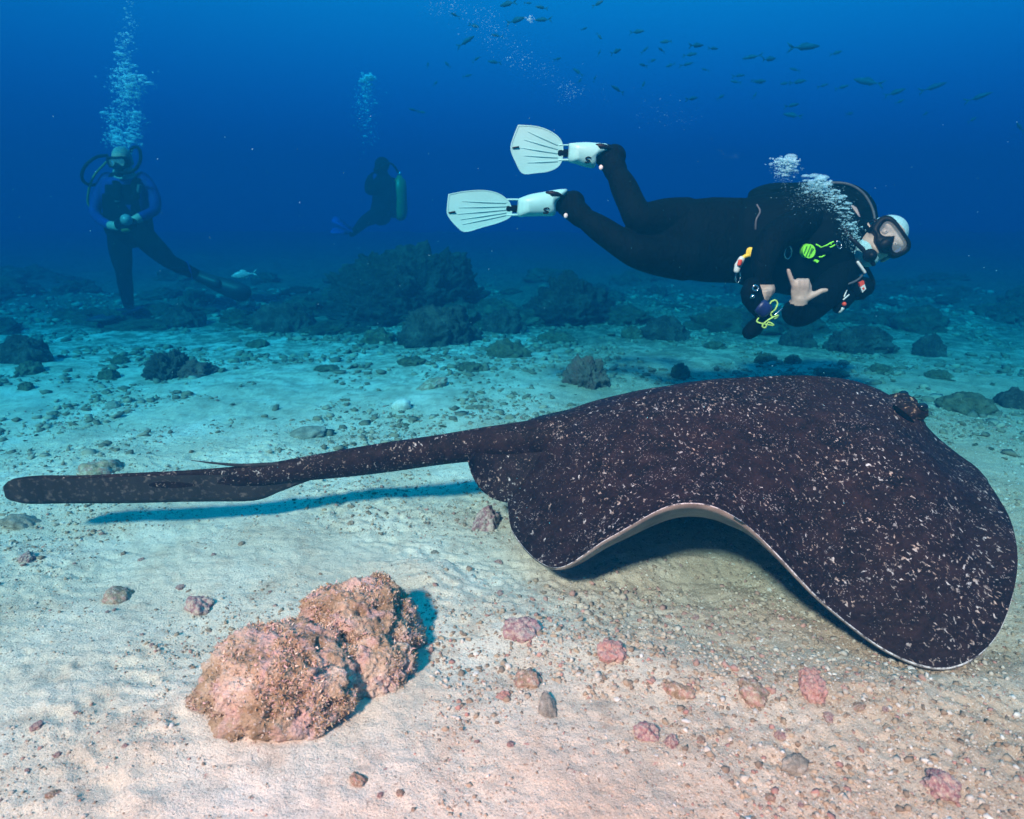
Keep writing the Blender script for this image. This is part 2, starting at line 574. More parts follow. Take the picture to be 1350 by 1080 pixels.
# ------------------------------------------------------------------ boulders and rocks
def lumpy(sub, sq, amp, freq, seed, ridge=.12, rf=3.2, flat=.25, pit=0.0, layer=0.0):
    v, f = ICO[sub]
    n = v.copy()
    o = seed * 13.7
    d = amp * fbm(n * freq + o, 5, gain=.55) + ridge * fbm(n * rf + o + 5, 4, ridge=True)
    if pit:
        d = d - pit * sstep(.12, .42, perlin(n * 7 + o)) - .6 * pit * sstep(.12, .4, perlin(n * 15 + o))
    if layer:
        zz = n[:, 2] * 4.2 + 1.4 * fbm(n * 1.6 + o, 3)
        d = d + layer * ((zz % 1.0) - .5) + .6 * layer * fbm(np.stack([n[:, 0] * 5, n[:, 1] * 5, n[:, 2] * 16], 1) + o, 3, ridge=True)
    w = n * (1 + d)[:, None] * np.array(sq)
    w[:, 2] = np.where(w[:, 2] < 0, w[:, 2] * flat, w[:, 2])
    return w, f


def boulder(name, label, px0, px1, ytop, ybase, mat, cat="reef rock", sub=5, amp=.5, freq=1.3, seed=1, deep=.8, group=None, sink=.06, rz=None, ridge=.14, rf=3.2, pit=0.0, layer=0.0):
    g = G((px0 + px1) / 2, ybase)
    dist = g.y + .0
    w = (px1 - px0) * dist / F / CP
    d = w * deep
    c = g + Vector((0, d * .42, 0))
    c.z = gz(c.x, c.y)
    h = (P((px0 + px1) / 2, ytop, c.y).z - c.z)
    v, f = lumpy(sub, (w * .5, d * .5, h * .93), amp, freq, seed, ridge, rf, .25, pit, layer)
    e = v[:, 2].max()
    v[:, 2] *= h / e
    xs = v[:, 0]; v[:, 0] = (xs - (xs.max() + xs.min()) / 2) * w / (xs.max() - xs.min())
    o = mesh_obj(name, v, f, mat)
    o.location = (c.x, c.y, c.z - h * sink)
    tag(o, label, cat, group)
    return o


boulder("coral_mound", "largest dark layered coral mound rising behind the knobbly boulder", 398, 652, 308, 424, REEF, "coral mound", 7, .40, 1.5, 3, .7, ridge=.22, rf=4.2, pit=.10, layer=.16)
boulder("coral_mound", "rounded dark coral mound on the rubble beneath the white fins", 688, 822, 352, 430, REEF, "coral mound", 6, .35, 1.6, 8, .8, ridge=.20, rf=4.5, pit=.10, layer=.14)
boulder("coral_boulder", "upright knobbly boulder in front of the largest coral mound", 521, 636, 394, 456, REEFB, "boulder", 6, .45, 1.7, 14, .7, ridge=.22, rf=4.0, pit=.06)
boulder("coral_boulder", "reddish lump of rock with two knobs on pale sand behind the ray", 742, 808, 464, 511, DARKROCK, "boulder", 6, .5, 2.2, 23, .8, ridge=.2)
boulder("coral_boulder", "dark boulder just below the outstretched fin of the blue-sleeved diver", 322, 408, 396, 438, REEFB, "boulder", 5, .4, 1.5, 31, .7, pit=.08)
boulder("coral_boulder", "jagged dark boulder beside the feet of the blue-sleeved diver", 196, 262, 394, 431, REEFB, "boulder", 5, .5, 2.0, 37, .8, pit=.08)
boulder("coral_boulder", "dark rounded boulder on the sand far from the divers, beside a flat slab", -20, 56, 438, 480, REEFB, "boulder", 5, .4, 1.6, 41, .7, pit=.06)
boulder("coral_slab", "flat dark slab lying in front of the dark rounded boulder", 10, 50, 475, 494, OLIVER, "slab", 5, .4, 1.6, 43, .8)
boulder("coral_cluster", "branching dark coral cluster on open sand with a red-brown clump beside it", 176, 250, 458, 500, REEFB, "coral", 6, .5, 2.6, 47, .8, ridge=.3, rf=5, pit=.1)
boulder("coral_clump", "red-brown coral clump touching the branching dark cluster", 222, 278, 472, 497, DARKROCK, "coral", 5, .5, 2.4, 53, .8, ridge=.3, rf=5, pit=.1)
boulder("coral_boulder", "low dark rock leaning beside the knobbly boulder, between the two coral mounds", 630, 694, 404, 440, REEFB, "boulder", 5, .5, 2, 67, .8, pit=.08)
boulder("coral_boulder", "squat dark rock below the swimming diver's thigh", 846, 916, 414, 449, REEFB, "boulder", 5, .4, 1.7, 71, .7, pit=.06)
boulder("coral_boulder", "dark rock behind the hanging torch of the swimming diver", 968, 1010, 408, 440, REEFB, "boulder", 5, .4, 1.7, 73, .8, pit=.06)
boulder("coral_boulder", "dark rock under the bent elbow of the swimming diver", 1034, 1086, 428, 458, REEFB, "boulder", 5, .4, 1.7, 79, .8, pit=.06)
boulder("coral_boulder", "broad dark boulder under the swimming diver's mask", 1098, 1196, 426, 466, REEFB, "boulder", 6, .4, 1.9, 83, .7, pit=.06)
boulder("coral_boulder", "small peaked dark rock past the broad boulder", 1210, 1256, 436, 470, REEFB, "boulder", 5, .4, 1.9, 89, .8, pit=.06)
boulder("coral_slab", "flat pale-topped slab with a shaded edge beyond the ray's snout", 1250, 1330, 516, 546, OLIVER, "slab", 5, .35, 1.7, 103, .8)
boulder("coral_boulder", "dark rock touching the flat slab beyond the ray's snout", 1320, 1372, 508, 540, REEFB, "boulder", 5, .35, 1.7, 107, .8)
for k, (a, b, t_, s_) in enumerate([(470, 520, 430, 452), (636, 702, 444, 472), (708, 760, 434, 452), (820, 850, 428, 446), (996, 1030, 464, 480),
                                    (1010, 1026, 468, 478), (1036, 1060, 466, 480), (140, 166, 466, 480), (124, 152, 484, 500),
                                    (884, 912, 476, 500), (930, 962, 448, 460), (1150, 1186, 478, 494), (1226, 1262, 486, 500), (18, 40, 502, 514),
                                    (320, 352, 446, 458), (520, 560, 470, 482), (596, 640, 476, 490), (1080, 1130, 486, 498), (408, 446, 480, 490)]):
    boulder("rubble_rock", "small dark turf-covered rock scattered on the sand between the ray and the reef", a, b, t_, s_, OLIVER, "rock", 5, .4, 1.9, 120 + k, .8,
            group="small dark rocks before the reef", sink=.1)

rb_shapes = []
for k in range(7):
    v, f = lumpy(5, (1, .8, .75), .5, 1.7, 400 + k, .22, 4.0, .3, .08)
    me = bpy.data.meshes.new("reef_rock"); me.from_pydata(v.tolist(), [], f.tolist()); me.update()
    me.materials.append(REEFL); me.polygons.foreach_set("use_smooth", np.ones(len(me.polygons), bool))
    rb_shapes.append(me)
rr_ = random.Random(19)
for k in range(120):
    y_ = 5.5 + 4.2 * rr_.random() ** 1.2
    x_ = rr_.uniform(-.95, .95) * y_
    o = bpy.data.objects.new("reef_rock", rb_shapes[k % 7]); sc.collection.objects.link(o)
    s_ = rr_.uniform(.07, .26) * (1 + .08 * (y_ - 5.5))
    o.scale = (s_ * rr_.uniform(.9, 1.5), s_, s_ * rr_.uniform(.5, 1.0)); o.rotation_euler = (0, 0, rr_.uniform(0, 6.28))
    o.location = (x_, y_, gz(x_, y_) - s_ * .08)
    tag(o, "dark hazy reef rock in the rubble band around and behind the coral mounds", "rock", "dark rocks of the hazy reef band")

# the big foreground rock
g0 = Vector((-.385, 1.16, 0)); g0.z = gz(g0.x, g0.y)
wl_, fl_ = [], []
for (cx, cy, cz, ax_, ay_, az_, sd0) in ((.052, .085, .018, .125, .105, .112, 3.7), (-.060, -.055, .010, .140, .125, .104, 8.1), (.085, -.010, .0, .085, .075, .078, 5.5), (-.005, .060, -.01, .10, .06, .06, 2.2)):
    v, f = ICO[6]
    n = v
    d = .30 * fbm(n * 1.4 + sd0, 4) + .13 * fbm(n * 3.2 + sd0 * 2, 4, ridge=True)
    d = d - .12 * sstep(.08, .40, perlin(n * 4.6 + sd0)) - .07 * sstep(.08, .4, perlin(n * 10 + sd0)) + .035 * fbm(n * 19 + sd0, 3)
    u_ = n * (1 + d)[:, None] * np.array((ax_, ay_, az_))
    u_[:, 2] = np.where(u_[:, 2] < 0, u_[:, 2] * .45, u_[:, 2])
    wl_.append(u_ + np.array((cx, cy, cz))); fl_.append(f + len(v) * len(fl_))
w = np.vstack(wl_); f = np.vstack(fl_)
fr = mesh_obj("coralline_boulder", w, f, ROCK)
fr.location = (g0.x, g0.y, g0.z - .004)
fr.rotation_euler = (0, 0, rad(4)); fr.scale = (1.06, 1.06, 1.02)
tag(fr, "big pitted pink and tan encrusted rock on the sand before the ray's tail", "rock")

R_ = np.random.default_rng(9)
tri = w[f]; ar = np.linalg.norm(np.cross(tri[:, 1] - tri[:, 0], tri[:, 2] - tri[:, 0]), axis=1)
nrm = np.cross(tri[:, 1] - tri[:, 0], tri[:, 2] - tri[:, 0]) / (ar[:, None] + 1e-12)
cen_ = tri.mean(1)
prob = ar * np.clip(fbm(cen_ * 17 + 3, 3) * 1.6 + .12, .01, 1) * (cen_[:, 2] > -.02)
pick = R_.choice(len(f), 11000, p=prob / prob.sum())
base_ = cen_[pick]; nn_ = nrm[pick]
tv = []
for b_ in range(2):
    dr = nn_ + R_.normal(size=nn_.shape) * .75 + np.array((0, 0, .25)); dr /= np.linalg.norm(dr, axis=1)[:, None]
    sd_ = np.cross(dr, R_.normal(size=nn_.shape)); sd_ /= np.linalg.norm(sd_, axis=1)[:, None]
    ln = R_.uniform(.003, .0095, (len(pick), 1)); wd = R_.uniform(.0008, .0022, (len(pick), 1))
    p0 = base_ + R_.normal(size=nn_.shape) * .0015
    tv.append(np.stack([p0 - sd_ * wd, p0 + sd_ * wd, p0 + dr * ln], 1))
tv = np.concatenate(tv).reshape(-1, 3)
tme = bpy.data.meshes.new("algae_turf")
tme.from_pydata(tv.tolist(), [], np.arange(len(tv)).reshape(-1, 3).tolist()); tme.update()
pal_ = np.array([(.52, .40, .26), (.36, .25, .14), (.68, .59, .48), (.56, .38, .36), (.30, .20, .10)])
cl = np.repeat(pal_[R_.choice(5, len(tv) // 3)], 3, 0); cl = np.concatenate([cl, np.ones((len(cl), 1))], 1)
at_ = tme.color_attributes.new("tint", 'FLOAT_COLOR', 'POINT'); at_.data.foreach_set("color", cl.ravel())
turf_o = bpy.data.objects.new("algae_turf", tme); sc.collection.objects.link(turf_o); turf_o.parent = fr
q = M("algae_turf"); an = q.n.new("ShaderNodeAttribute"); an.attribute_name = "tint"
tme.materials.append(q.done(an.outputs["Color"], .9, None, .1))
tag(turf_o, kind='stuff')

# stones: shared shapes
def stone_mesh(name, seed, mat, amp=.45, sub=4, sq=(1, 1, 1), ridge=.1, rf=3.0):
    v, f = lumpy(sub, sq, amp, 1.4, seed, ridge, rf, .8)
    me = bpy.data.meshes.new(name)
    me.from_pydata(v.tolist(), [], f.tolist()); me.update()
    me.materials.append(mat)
    me.polygons.foreach_set("use_smooth", np.ones(len(me.polygons), bool))
    return me


SHAPES = {
    'pink': [stone_mesh("pink_pebble", 200 + k, PINK, .5, 5, (1, .8 + .05 * k, .75)) for k in range(5)],
    'salmon': [stone_mesh("salmon_pebble", 220 + k, CORALPINK, .6, 5, (1, .85, .75), .10, 4) for k in range(3)],
    'tan': [stone_mesh("tan_rubble", 240 + k, TAN, .55, 4, (1, .6 + .07 * k, .5), .2) for k in range(6)],
    'grey': [stone_mesh("grey_rubble", 260 + k, GREY, .45, 4, (1, .7, .45), .15) for k in range(5)],
    'olive': [stone_mesh("olive_rubble", 280 + k, OLIVE, .75, 4, (1, .7, .36), .3, 4) for k in range(5)],
    'white': [stone_mesh("white_shell", 300 + k, WHITE, .35, 3, (1, .55 + .1 * k, .35)) for k in range(4)],
}


def stone(kind, x, y, r, name, label, cat, group=None, idx=None, rot=None, sink=.3):
    me = SHAPES[kind][random.randrange(len(SHAPES[kind])) if idx is None else idx]
    o = bpy.data.objects.new(name, me); sc.collection.objects.link(o)
    s = r * .85
    o.scale = (s, s * random.uniform(.85, 1.15), s * random.uniform(.8, 1.2))
    o.rotation_euler = rot or (random.uniform(-.4, .4), random.uniform(-.4, .4), random.uniform(0, 6.28))
    o.location = (x, y, gz(x, y) + s * .75 * (.28 - sink))
    tag(o, label, cat, group)
    return o


def stone_px(kind, px, py, wpx, *a, **k):
    g = G(px, py)
    return stone(kind, g.x, g.y, wpx * .5 * (g.y / CP) / F * 1.12, *a, **k)


stone_px('white', 530, 538, 25, "bleached_coral_ball", "round white coral ball on the sand beyond the ray's tail", "coral", idx=3, rot=(0, 0, .4), sink=-.1).scale.z *= 2.4
stone_px('grey', 403, 573, 48, "grey_stone", "flat wedge-shaped grey stone just beyond the ray's tail spine", "stone", idx=0)
stone_px('tan', 568, 510, 40, "brown_stone", "brown oblong stone beyond the round white coral ball", "stone", idx=1)
stone_px('tan', 136, 622, 52, "brown_stone", "blocky brown stone touching the top edge of the ray's tail flap", "stone", idx=2)
stone_px('grey', 30, 690, 46, "grey_stone", "mottled grey stone on the sand below the tail tip", "stone", idx=3)
stone_px('grey', 147, 537, 26, "grey_stone", "lone grey stone on the cyan sand beyond the tail tip", "stone", idx=1)
stone_px('pink', 262, 800, 44, "pink_lump", "dark pink lump beside the big encrusted rock", "stone", idx=0)
stone_px('tan', 160, 787, 40, "shell_fragment", "tan shell-like fragment between the tail shadow and a dark pink lump", "shell", idx=4)
stone_px('pink', 35, 737, 24, "round_pebble", "round dark pebble below the mottled grey stone", "pebble", idx=1)
stone_px('pink', 1240, 1040, 50, "pink_lump", "purple-pink knobbed lump alone on sand before the ray's lowered wing", "stone", idx=2, rot=(0, 0, 1.4), sink=0)
stone_px('salmon', 1072, 915, 46, "salmon_coral_knob", "bright salmon pink coral knob on the rim of the pit under the ray", "coral", idx=0, sink=0)
stone_px('salmon', 1068, 900, 34, "salmon_coral_knob", "smaller salmon knob piled behind the bright salmon coral knob", "coral", idx=1, sink=-.2)
stone_px('tan', 992, 912, 50, "brown_coral_lump", "brown and pink coral lump on the pit rim beside the salmon knobs", "coral", idx=5)
stone_px('tan', 696, 899, 36, "round_brown_stone", "round brown and pink stone between the big rock and the pit", "stone", idx=5, sink=0)
stone_px('salmon', 663, 919, 22, "pale_pink_pebble", "small pale pink pebble next to the round brown and pink stone", "pebble", idx=2)
stone_px('pink', 688, 832, 52, "pink_slab", "flat dull pink slab on the sand behind the big rock", "stone", idx=3, rot=(.1, 0, .6))
stone_px('pink', 852, 968, 40, "mauve_lump", "mauve lump with white patches in the foreground rubble patch", "stone", idx=4)
stone_px('pink', 885, 980, 26, "mauve_pebble", "round mauve pebble beside the mauve lump", "pebble", idx=1)
stone_px('grey', 722, 934, 46, "grey_stone", "dull grey-brown flat stone in the foreground, half sunk in sand", "stone", idx=2)
stone_px('grey', 1050, 1008, 44, "pale_mauve_stone", "pale smooth stone half buried between the mauve lump and the purple-pink lump", "stone", idx=1)
stone_px('tan', 472, 1030, 26, "dark_pebble", "dark brown cube-shaped pebble in front of the big encrusted rock", "pebble", idx=2, sink=0)
stone_px('pink', 640, 690, 46, "red_pebble", "red and green pebble under the ray's tail base", "pebble", idx=0)
stone_px('salmon', 805, 862, 50, "pink_tan_lump", "pink and tan lump on the outer slope of the pit", "stone", idx=0)
stone_px('tan', 895, 912, 48, "tan_lump", "tan lump sunk in the outer slope of the pit", "stone", idx=0)
stone_px('tan', 1218, 615, 30, "tan_stone", "tan stone beyond the front edge of the ray's snout", "stone", idx=3)

# scattered countable rubble, in world space
def clear(x, y):
    if (x + .40) ** 2 / .30 ** 2 + (y - 1.12) ** 2 / .28 ** 2 < 1: return False
    return True


def scatter(kind, count, xr, yr, sizes, name, label, cat, group, dens=None, sink=.3):
    k = 0; tries = 0
    while k < count and tries < count * 60:
        tries += 1
        y = yr[0] + (yr[1] - yr[0]) * random.random() ** 1.25
        x = random.uniform(*xr) * (y * .85 + .2) / 1.2
        if not clear(x, y): continue
        nz = float(perlin(np.array([[x * 2.1 + 4, y * 2.1, 1.5]]))[0])
        if dens and nz < dens + random.uniform(-.2, .2): continue
        r = sizes[0] * (sizes[1] / sizes[0]) ** (random.random() ** 1.6) * (1 + max(0, y - 2) * .35)
        stone(kind, x, y, r, name, label, cat, group, sink=sink)
        k += 1


scatter('pink', 85, (-1, 1), (.85, 2.9), (.005, .012), "pink_pebble", "small pink coralline pebble scattered loose on the sand", "pebble", "small pink pebbles on the sand", 0)
scatter('tan', 110, (-1, 1), (.85, 3.3), (.005, .013), "tan_rubble_piece", "small tan coral rubble piece scattered loose on the sand", "rubble", "tan rubble on the sand", 0)
scatter('grey', 70, (-1, 1), (1.2, 4.4), (.005, .012), "grey_rubble_piece", "small grey rubble piece scattered loose on the sand", "rubble", "grey rubble on the sand", -.05)
scatter('olive', 170, (-1, 1), (2.5, 5.4), (.006, .014), "dark_rubble_piece", "dark turf-covered rubble piece strewn over the cyan sand", "rubble", "dark rubble strewn before the reef", -.1)
scatter('white', 50, (-1, 1), (.85, 2.8), (.004, .010), "shell_chip", "tiny white shell chip lying on the sand", "shell", "white shell chips on the sand", -.1)


OCTA = (np.array([(1, 0, 0), (-1, 0, 0), (0, 1, 0), (0, -1, 0), (0, 0, 1), (0, 0, -1.0)]), np.array([(0, 2, 4), (2, 1, 4), (1, 3, 4), (3, 0, 4), (2, 0, 5), (1, 2, 5), (3, 1, 5), (0, 3, 5)]))


# uncountable gravel: one object, colours per bit
def gravel(name, label, count, region, size, pal, probs, dens, seed, flat=.75):
    r = np.random.default_rng(seed)
    v0, f0 = OCTA if flat < 0 else ICO[1]
    flat = abs(flat)
    xs, ys = [], []
    while len(xs) < count:
        y = region[2] + (region[3] - region[2]) * r.random(4000) ** region[4]
        x = r.uniform(region[0], region[1], 4000) * (y * .85 + .25)
        nz = fbm(np.stack([x * 2.0 + 4, y * 2.0, 0 * x + 1.5], 1), 3)
        ok = nz > dens + r.uniform(-.16, .16, 4000)
        ok &= ((x + .40) / .24) ** 2 + ((y - 1.12) / .22) ** 2 > 1
        xs += list(x[ok]); ys += list(y[ok])
    x = np.array(xs[:count]); y = np.array(ys[:count])
    s = size[0] * (size[1] / size[0]) ** (r.random(count) ** 2.2) * (1 + np.clip(y - 2, 0, 9) * .25)
    z = ground(x, y) + s * .15
    sc3 = s[:, None] * r.uniform(.45, 1.0, (count, 3)) * np.array((1, 1, flat))
    V = np.repeat(v0[None] * (1 + 0), count, 0) * (1 + r.uniform(-.45, .40, (count, len(v0), 1)))
    V = V * sc3[:, None, :]
    a = r.uniform(0, 6.28, count); b = r.uniform(-.6, .6, count)
    ca, sa, cb, sb = np.cos(a), np.sin(a), np.cos(b), np.sin(b)
    X = V[:, :, 0] * cb[:, None] - V[:, :, 2] * sb[:, None]; Z = V[:, :, 0] * sb[:, None] + V[:, :, 2] * cb[:, None]; Yv = V[:, :, 1]
    V = np.stack([X * ca[:, None] - Yv * sa[:, None], X * sa[:, None] + Yv * ca[:, None], Z], 2) + np.stack([x, y, z], 1)[:, None, :]
    Fc = (f0[None] + (np.arange(count) * len(v0))[:, None, None]).reshape(-1, 3)
    V = V.reshape(-1, 3)
    me = bpy.data.meshes.new(name)
    me.vertices.add(len(V)); me.vertices.foreach_set("co", V.ravel())
    me.loops.add(Fc.size); me.loops.foreach_set("vertex_index", Fc.ravel().astype(np.int32))
    me.polygons.add(len(Fc)); me.polygons.foreach_set("loop_start", (np.arange(len(Fc)) * 3).astype(np.int32))
    me.update(calc_edges=True)
    col = np.array(pal)[r.choice(len(pal), count, p=probs)] * r.uniform(.7, 1.25, (count, 1))
    colv = np.concatenate([np.repeat(np.clip(col, 0, .9), len(v0), 0), np.ones((count * len(v0), 1))], 1)
    at = me.color_attributes.new("tint", 'FLOAT_COLOR', 'POINT'); at.data.foreach_set("color", colv.ravel())
    o = link(name, me, GRAVELM, None, False)
    tag(o, label, kind='stuff')
    return o


q = M("gravel_bits")
an = q.n.new("ShaderNodeAttribute"); an.attribute_name = "tint"
GRAVELM = q.done(q.mix(q.noise(180, 3), an.outputs["Color"], (.30, .24, .18)), .9, None, .15)
gravel("shell_gravel", "fine broken shell and coral gravel over the sand", 26000, (-1.15, 1.15, .75, 3.4, 1.2), (.0015, .0100),
       [(.60, .55, .47), (.40, .30, .20), (.22, .14, .09), (.42, .16, .15), (.78, .75, .70), (.10, .08, .06)], [.24, .27, .16, .11, .12, .10], .02, 21)
gravel("reef_rubble", "dark broken coral rubble carpeting the ground near the reef", 16000, (-1.2, 1.2, 2.4, 8.5, 1.0), (.004, .030),
       [(.10, .10, .07), (.05, .055, .04), (.18, .16, .11), (.40, .35, .27)], [.3, .25, .22, .23], .0, 22, .5)
gravel("coral_grit", "coarse coral grit and shell hash mixed through the sand", 46000, (-1.15, 1.15, .75, 2.9, 1.15), (.0016, .0058),
       [(.66, .60, .52), (.46, .36, .26), (.26, .18, .12), (.46, .22, .20), (.82, .79, .74), (.12, .10, .08)], [.30, .24, .14, .10, .12, .10], -.28, 24, -.7)
gravel("pit_rubble", "coarse pink and tan rubble turned up in the pit under the ray", 3000, (.02, .68, 1.08, 1.75, 1.0), (.0016, .0120),
       [(.56, .46, .36), (.42, .31, .21), (.26, .17, .11), (.52, .24, .21), (.70, .64, .56)], [.34, .26, .12, .18, .10], -.12, 23)

# ------------------------------------------------------------------ the stingray
ray_root = empty("stingray", (.55, 1.7, .05))
tag(ray_root, "huge dark stingray with white flecks gliding low over the sand, wings draped down", "stingray")
# stations from the back of the disc to the snout: spine pixel + depth, near margin pixel + depth, thickness, flare
ST = [  # sx, sy, sY,  mx, my, mY, thick, k1, k2, lift
    (742, 566, 1.97, 668, 654, 1.84, .050, .35, .35, .006),
    (768, 550, 1.99, 678, 705, 1.67, .095, .40, .35, .012),
    (810, 534, 2.01, 732, 748, 1.50, .130, .42, .34, .030),
    (868, 519, 2.03, 805, 708, 1.47, .160, .42, .36, .015),
    (935, 506, 2.04, 893, 665, 1.47, .185, .42, .40, .000),
    (1005, 501, 2.05, 975, 685, 1.44, .200, .44, .34, .020),
    (1075, 502, 2.04, 1080, 790, 1.33, .200, .48, .25, .070),
    (1140, 513, 2.02, 1172, 860, 1.225, .190, .52, .18, .110),
    (1190, 537, 1.98, 1252, 881, 1.165, .160, .54, .16, .120),
    (1232, 573, 1.91, 1314, 838, 1.20, .120, .50, .22, .090),
    (1262, 597, 1.84, 1341, 752, 1.32, .080, .46, .28, .050),
    (1286, 615, 1.77, 1332, 686, 1.50, .045, .40, .33, .020),
    (1301, 631, 1.71, 1306, 640, 1.68, .016, .33, .33, .000),
]
NT, NW = 170, 64
stS = catmull([P(a[0], a[1], a[2]) for a in ST], NT)
stM = catmull([P(a[3], a[4], a[5]) for a in ST], NT)
stP = catmull([a[6:10] for a in ST], NT)
# far wing: mirror of the near one about the spine, held a little lower and flatter
tt = np.linspace(0, 1, NT)
spread = np.abs(stM[:, 1] - stS[:, 1])
stF = stS.copy()
stF[:, 1] += spread * .95
stF[:, 0] += (stM[:, 0] - stS[:, 0]) * .8
stF[:, 2] = stS[:, 2] - spread * .36 + .03 * np.sin(tt * 11) * spread
w1 = np.concatenate([np.linspace(0, .9965, NW - 1), [1.0]])


def section(i, side):
    S = stS[i]; Mg = stM[i] if side > 0 else stF[i]
    th, k1, k2, lift = stP[i]
    if side < 0: lift = .02
    hd = np.array([Mg[0] - S[0], Mg[1] - S[1], 0])
    # ridge leaves the spine almost level
    c1 = S + hd * k1 + np.array([0, 0, -.02 * abs(hd[1])])
    c2 = Mg - hd * k2 + np.array([0, 0, lift])
    u = w1[:, None]
    return (1 - u) ** 3 * S + 3 * (1 - u) ** 2 * u * c1 + 3 * (1 - u) * u ** 2 * c2 + u ** 3 * Mg


top = np.zeros((NT, 2 * NW - 1, 3)); bot = np.zeros_like(top)
for i in range(NT):
    a = section(i, -1)[::-1]; b = section(i, 1)
    row = np.vstack([a[:-1], b])
    wv = np.abs(np.linspace(-1, 1, 2 * NW - 1))
    top[i] = row
    th = stP[i][0]
    ex = 2.7 if i < NT * .40 else max(1.4, 2.7 - (i / NT - .40) * 11)
    bot[i] = row - np.array([0, 0, 1]) * (th * 1.12 * (1 - wv ** ex) + .0085 * (1 - wv ** 8) + .0015)[:, None]
# muscle relief: head hump, body bulge and fine fin-ray undulation
pp = top.reshape(-1, 3)
hump = P(1150, 520, 1.93)
dd = ((pp[:, 0] - hump.x) / .17) ** 2 + ((pp[:, 1] - hump.y) / .16) ** 2
pp[:, 2] += .012 * np.exp(-dd) + .006 * fbm(pp * 5, 2)
wj = np.tile(np.linspace(-1, 1, 2 * NW - 1), NT); ti = np.repeat(np.linspace(0, 1, NT), 2 * NW - 1)
pp[:, 2] += .010 * np.exp(-(wj / .05) ** 2) * np.clip(1 - abs(ti - .45) / .5, 0, 1)
pp[:, 2] += .010 * np.exp(-((np.abs(wj) - .30) / .12) ** 2) * np.exp(-((ti - .62) / .16) ** 2)
pp[:, 2] -= .010 * np.exp(-((np.abs(wj) - .16) / .05) ** 2) * np.exp(-((ti - .60) / .22) ** 2)
pp[:, 2] += .0055 * fbm(np.stack([ti * 26, wj * 2.2, 0 * ti], 1), 2) * np.clip(np.abs(wj) - .35, 0, 1) * (1 - np.abs(wj) ** 6) * 2
eb = P(1200, 545, 1.90)
ke = ((pp[:, 0] - eb.x) / .050) ** 2 + ((pp[:, 1] - eb.y) / .050) ** 2
pp[:, 2] += .040 * np.exp(-ke ** 1.3)
hf = P(1232, 578, 1.86); kf = ((pp[:, 0] - hf.x) / .06) ** 2 + ((pp[:, 1] - hf.y) / .07) ** 2
pp[:, 2] -= .012 * np.exp(-kf)
top = pp.reshape(top.shape)
nw = 2 * NW - 1
gR = Geo()
vt = top.reshape(-1, 3); vb = bot.reshape(-1, 3); nb_ = len(vt)
fs, mi = [], []
for i in range(NT - 1):
    for j in range(nw - 1):
        a = i * nw + j
        m_ = 2 if (j >= nw - 2 and 12 < i < NT - 34) else 0
        fs.append((a, a + 1, a + nw + 1, a + nw)); mi.append(m_)
        fs.append((nb_ + a, nb_ + a + nw, nb_ + a + nw + 1, nb_ + a + 1)); mi.append(1)
    for j in (0, nw - 1):
        a = i * nw + j
        q4 = (a, a + nw, nb_ + a + nw, nb_ + a) if j else (a + nw, a, nb_ + a, nb_ + a + nw)
        fs.append(q4); mi.append(2)
for i in (0, NT - 1):
    for j in range(nw - 1):
        a = i * nw + j
        fs.append((a, nb_ + a, nb_ + a + 1, a + 1) if i == 0 else (a + 1, nb_ + a + 1, nb_ + a, a)); mi.append(0)
gR.add(np.vstack([vt, vb]), fs)
gR.m = mi
# the tail is part of the same body: x, y top, y bottom, half-width, depth
YT = lambda x: float(np.interp(x, [5, 250, 450, 640, 700, 860], [1.685, 1.795, 1.895, 1.985, 2.0, 2.02]))
TL = [(860, 523, 590, .085, 2.02), (780, 540, 600, .075, 2.01), (700, 555, 604, .062, 2.0), (640, 564, 606, .052, 1.99), (580, 574, 612, .044, 1.985), (510, 584, 622, .036, 1.975),
      (450, 594, 629, .030, 1.965), (395, 604, 634, .025, 1.955), (345, 612, 640, .017, 1.945), (250, 620, 645, .009, 1.925),
      (150, 625, 646, .007, 1.90), (90, 629, 643, .005, 1.885), (50, 633, 641, .003, 1.876)]
tl = catmull(TL, 110)
pts, rr = [], []
for x_, a_, b_, hw, Y_ in tl:
    Y_ = YT(x_)
    A = P(x_, a_, Y_); B = P(x_, b_, Y_)
    pts.append((A + B) / 2); rr.append(((A - B).length / 2, hw))
b0 = len(gR.f)
gR.tube(pts, rr, (0, 0, 1), 28)
body = gR.build("body", [RAYTOP, RAYBELLY, RAYRIM], ray_root)
# ventral skin flap along the outer tail
FL = [(425, 620, 628, 0), (398, 622, 637, 0), (370, 624, 648, 0), (340, 624, 659, 0), (290, 624, 661, 0), (230, 625, 662, 0), (160, 627, 663, 0),
      (90, 628.5, 664, 0), (50, 629, 664, 0), (28, 630, 663, 0), (14, 633, 659.5, 0), (8, 638, 654, 0), (5.5, 643, 649, 0)]
fl = catmull(FL, 90)
gg = Geo()
v = []; fcs = []
for k, (x_, a_, b_, Y_) in enumerate(fl):
    Y_ = YT(x_)
    A = P(x_, a_, Y_); B = P(x_, b_, Y_)
    for j in range(7):
        u = j / 6
        th = .0095 * (1 - u) ** .6 * min(1, (x_ + 10) / 60) + .0018
        c_ = A.lerp(B, u) + Vector((0, .002 * math.sin(k * .35 + u * 2), 0))
        v.append(c_ + Vector((0, -th, 0))); v.append(c_ + Vector((0, th, 0)))
n_ = 14
for k in range(len(fl) - 1):
    for j in range(6):
        a = k * n_ + j * 2
        fcs.append((a, a + 2, a + n_ + 2, a + n_)); fcs.append((a + 1, a + n_ + 1, a + n_ + 3, a + 3))
    a = k * n_ + 12
    fcs.append((a, a + 1, a + n_ + 1, a + n_))
gg.add(v, fcs)
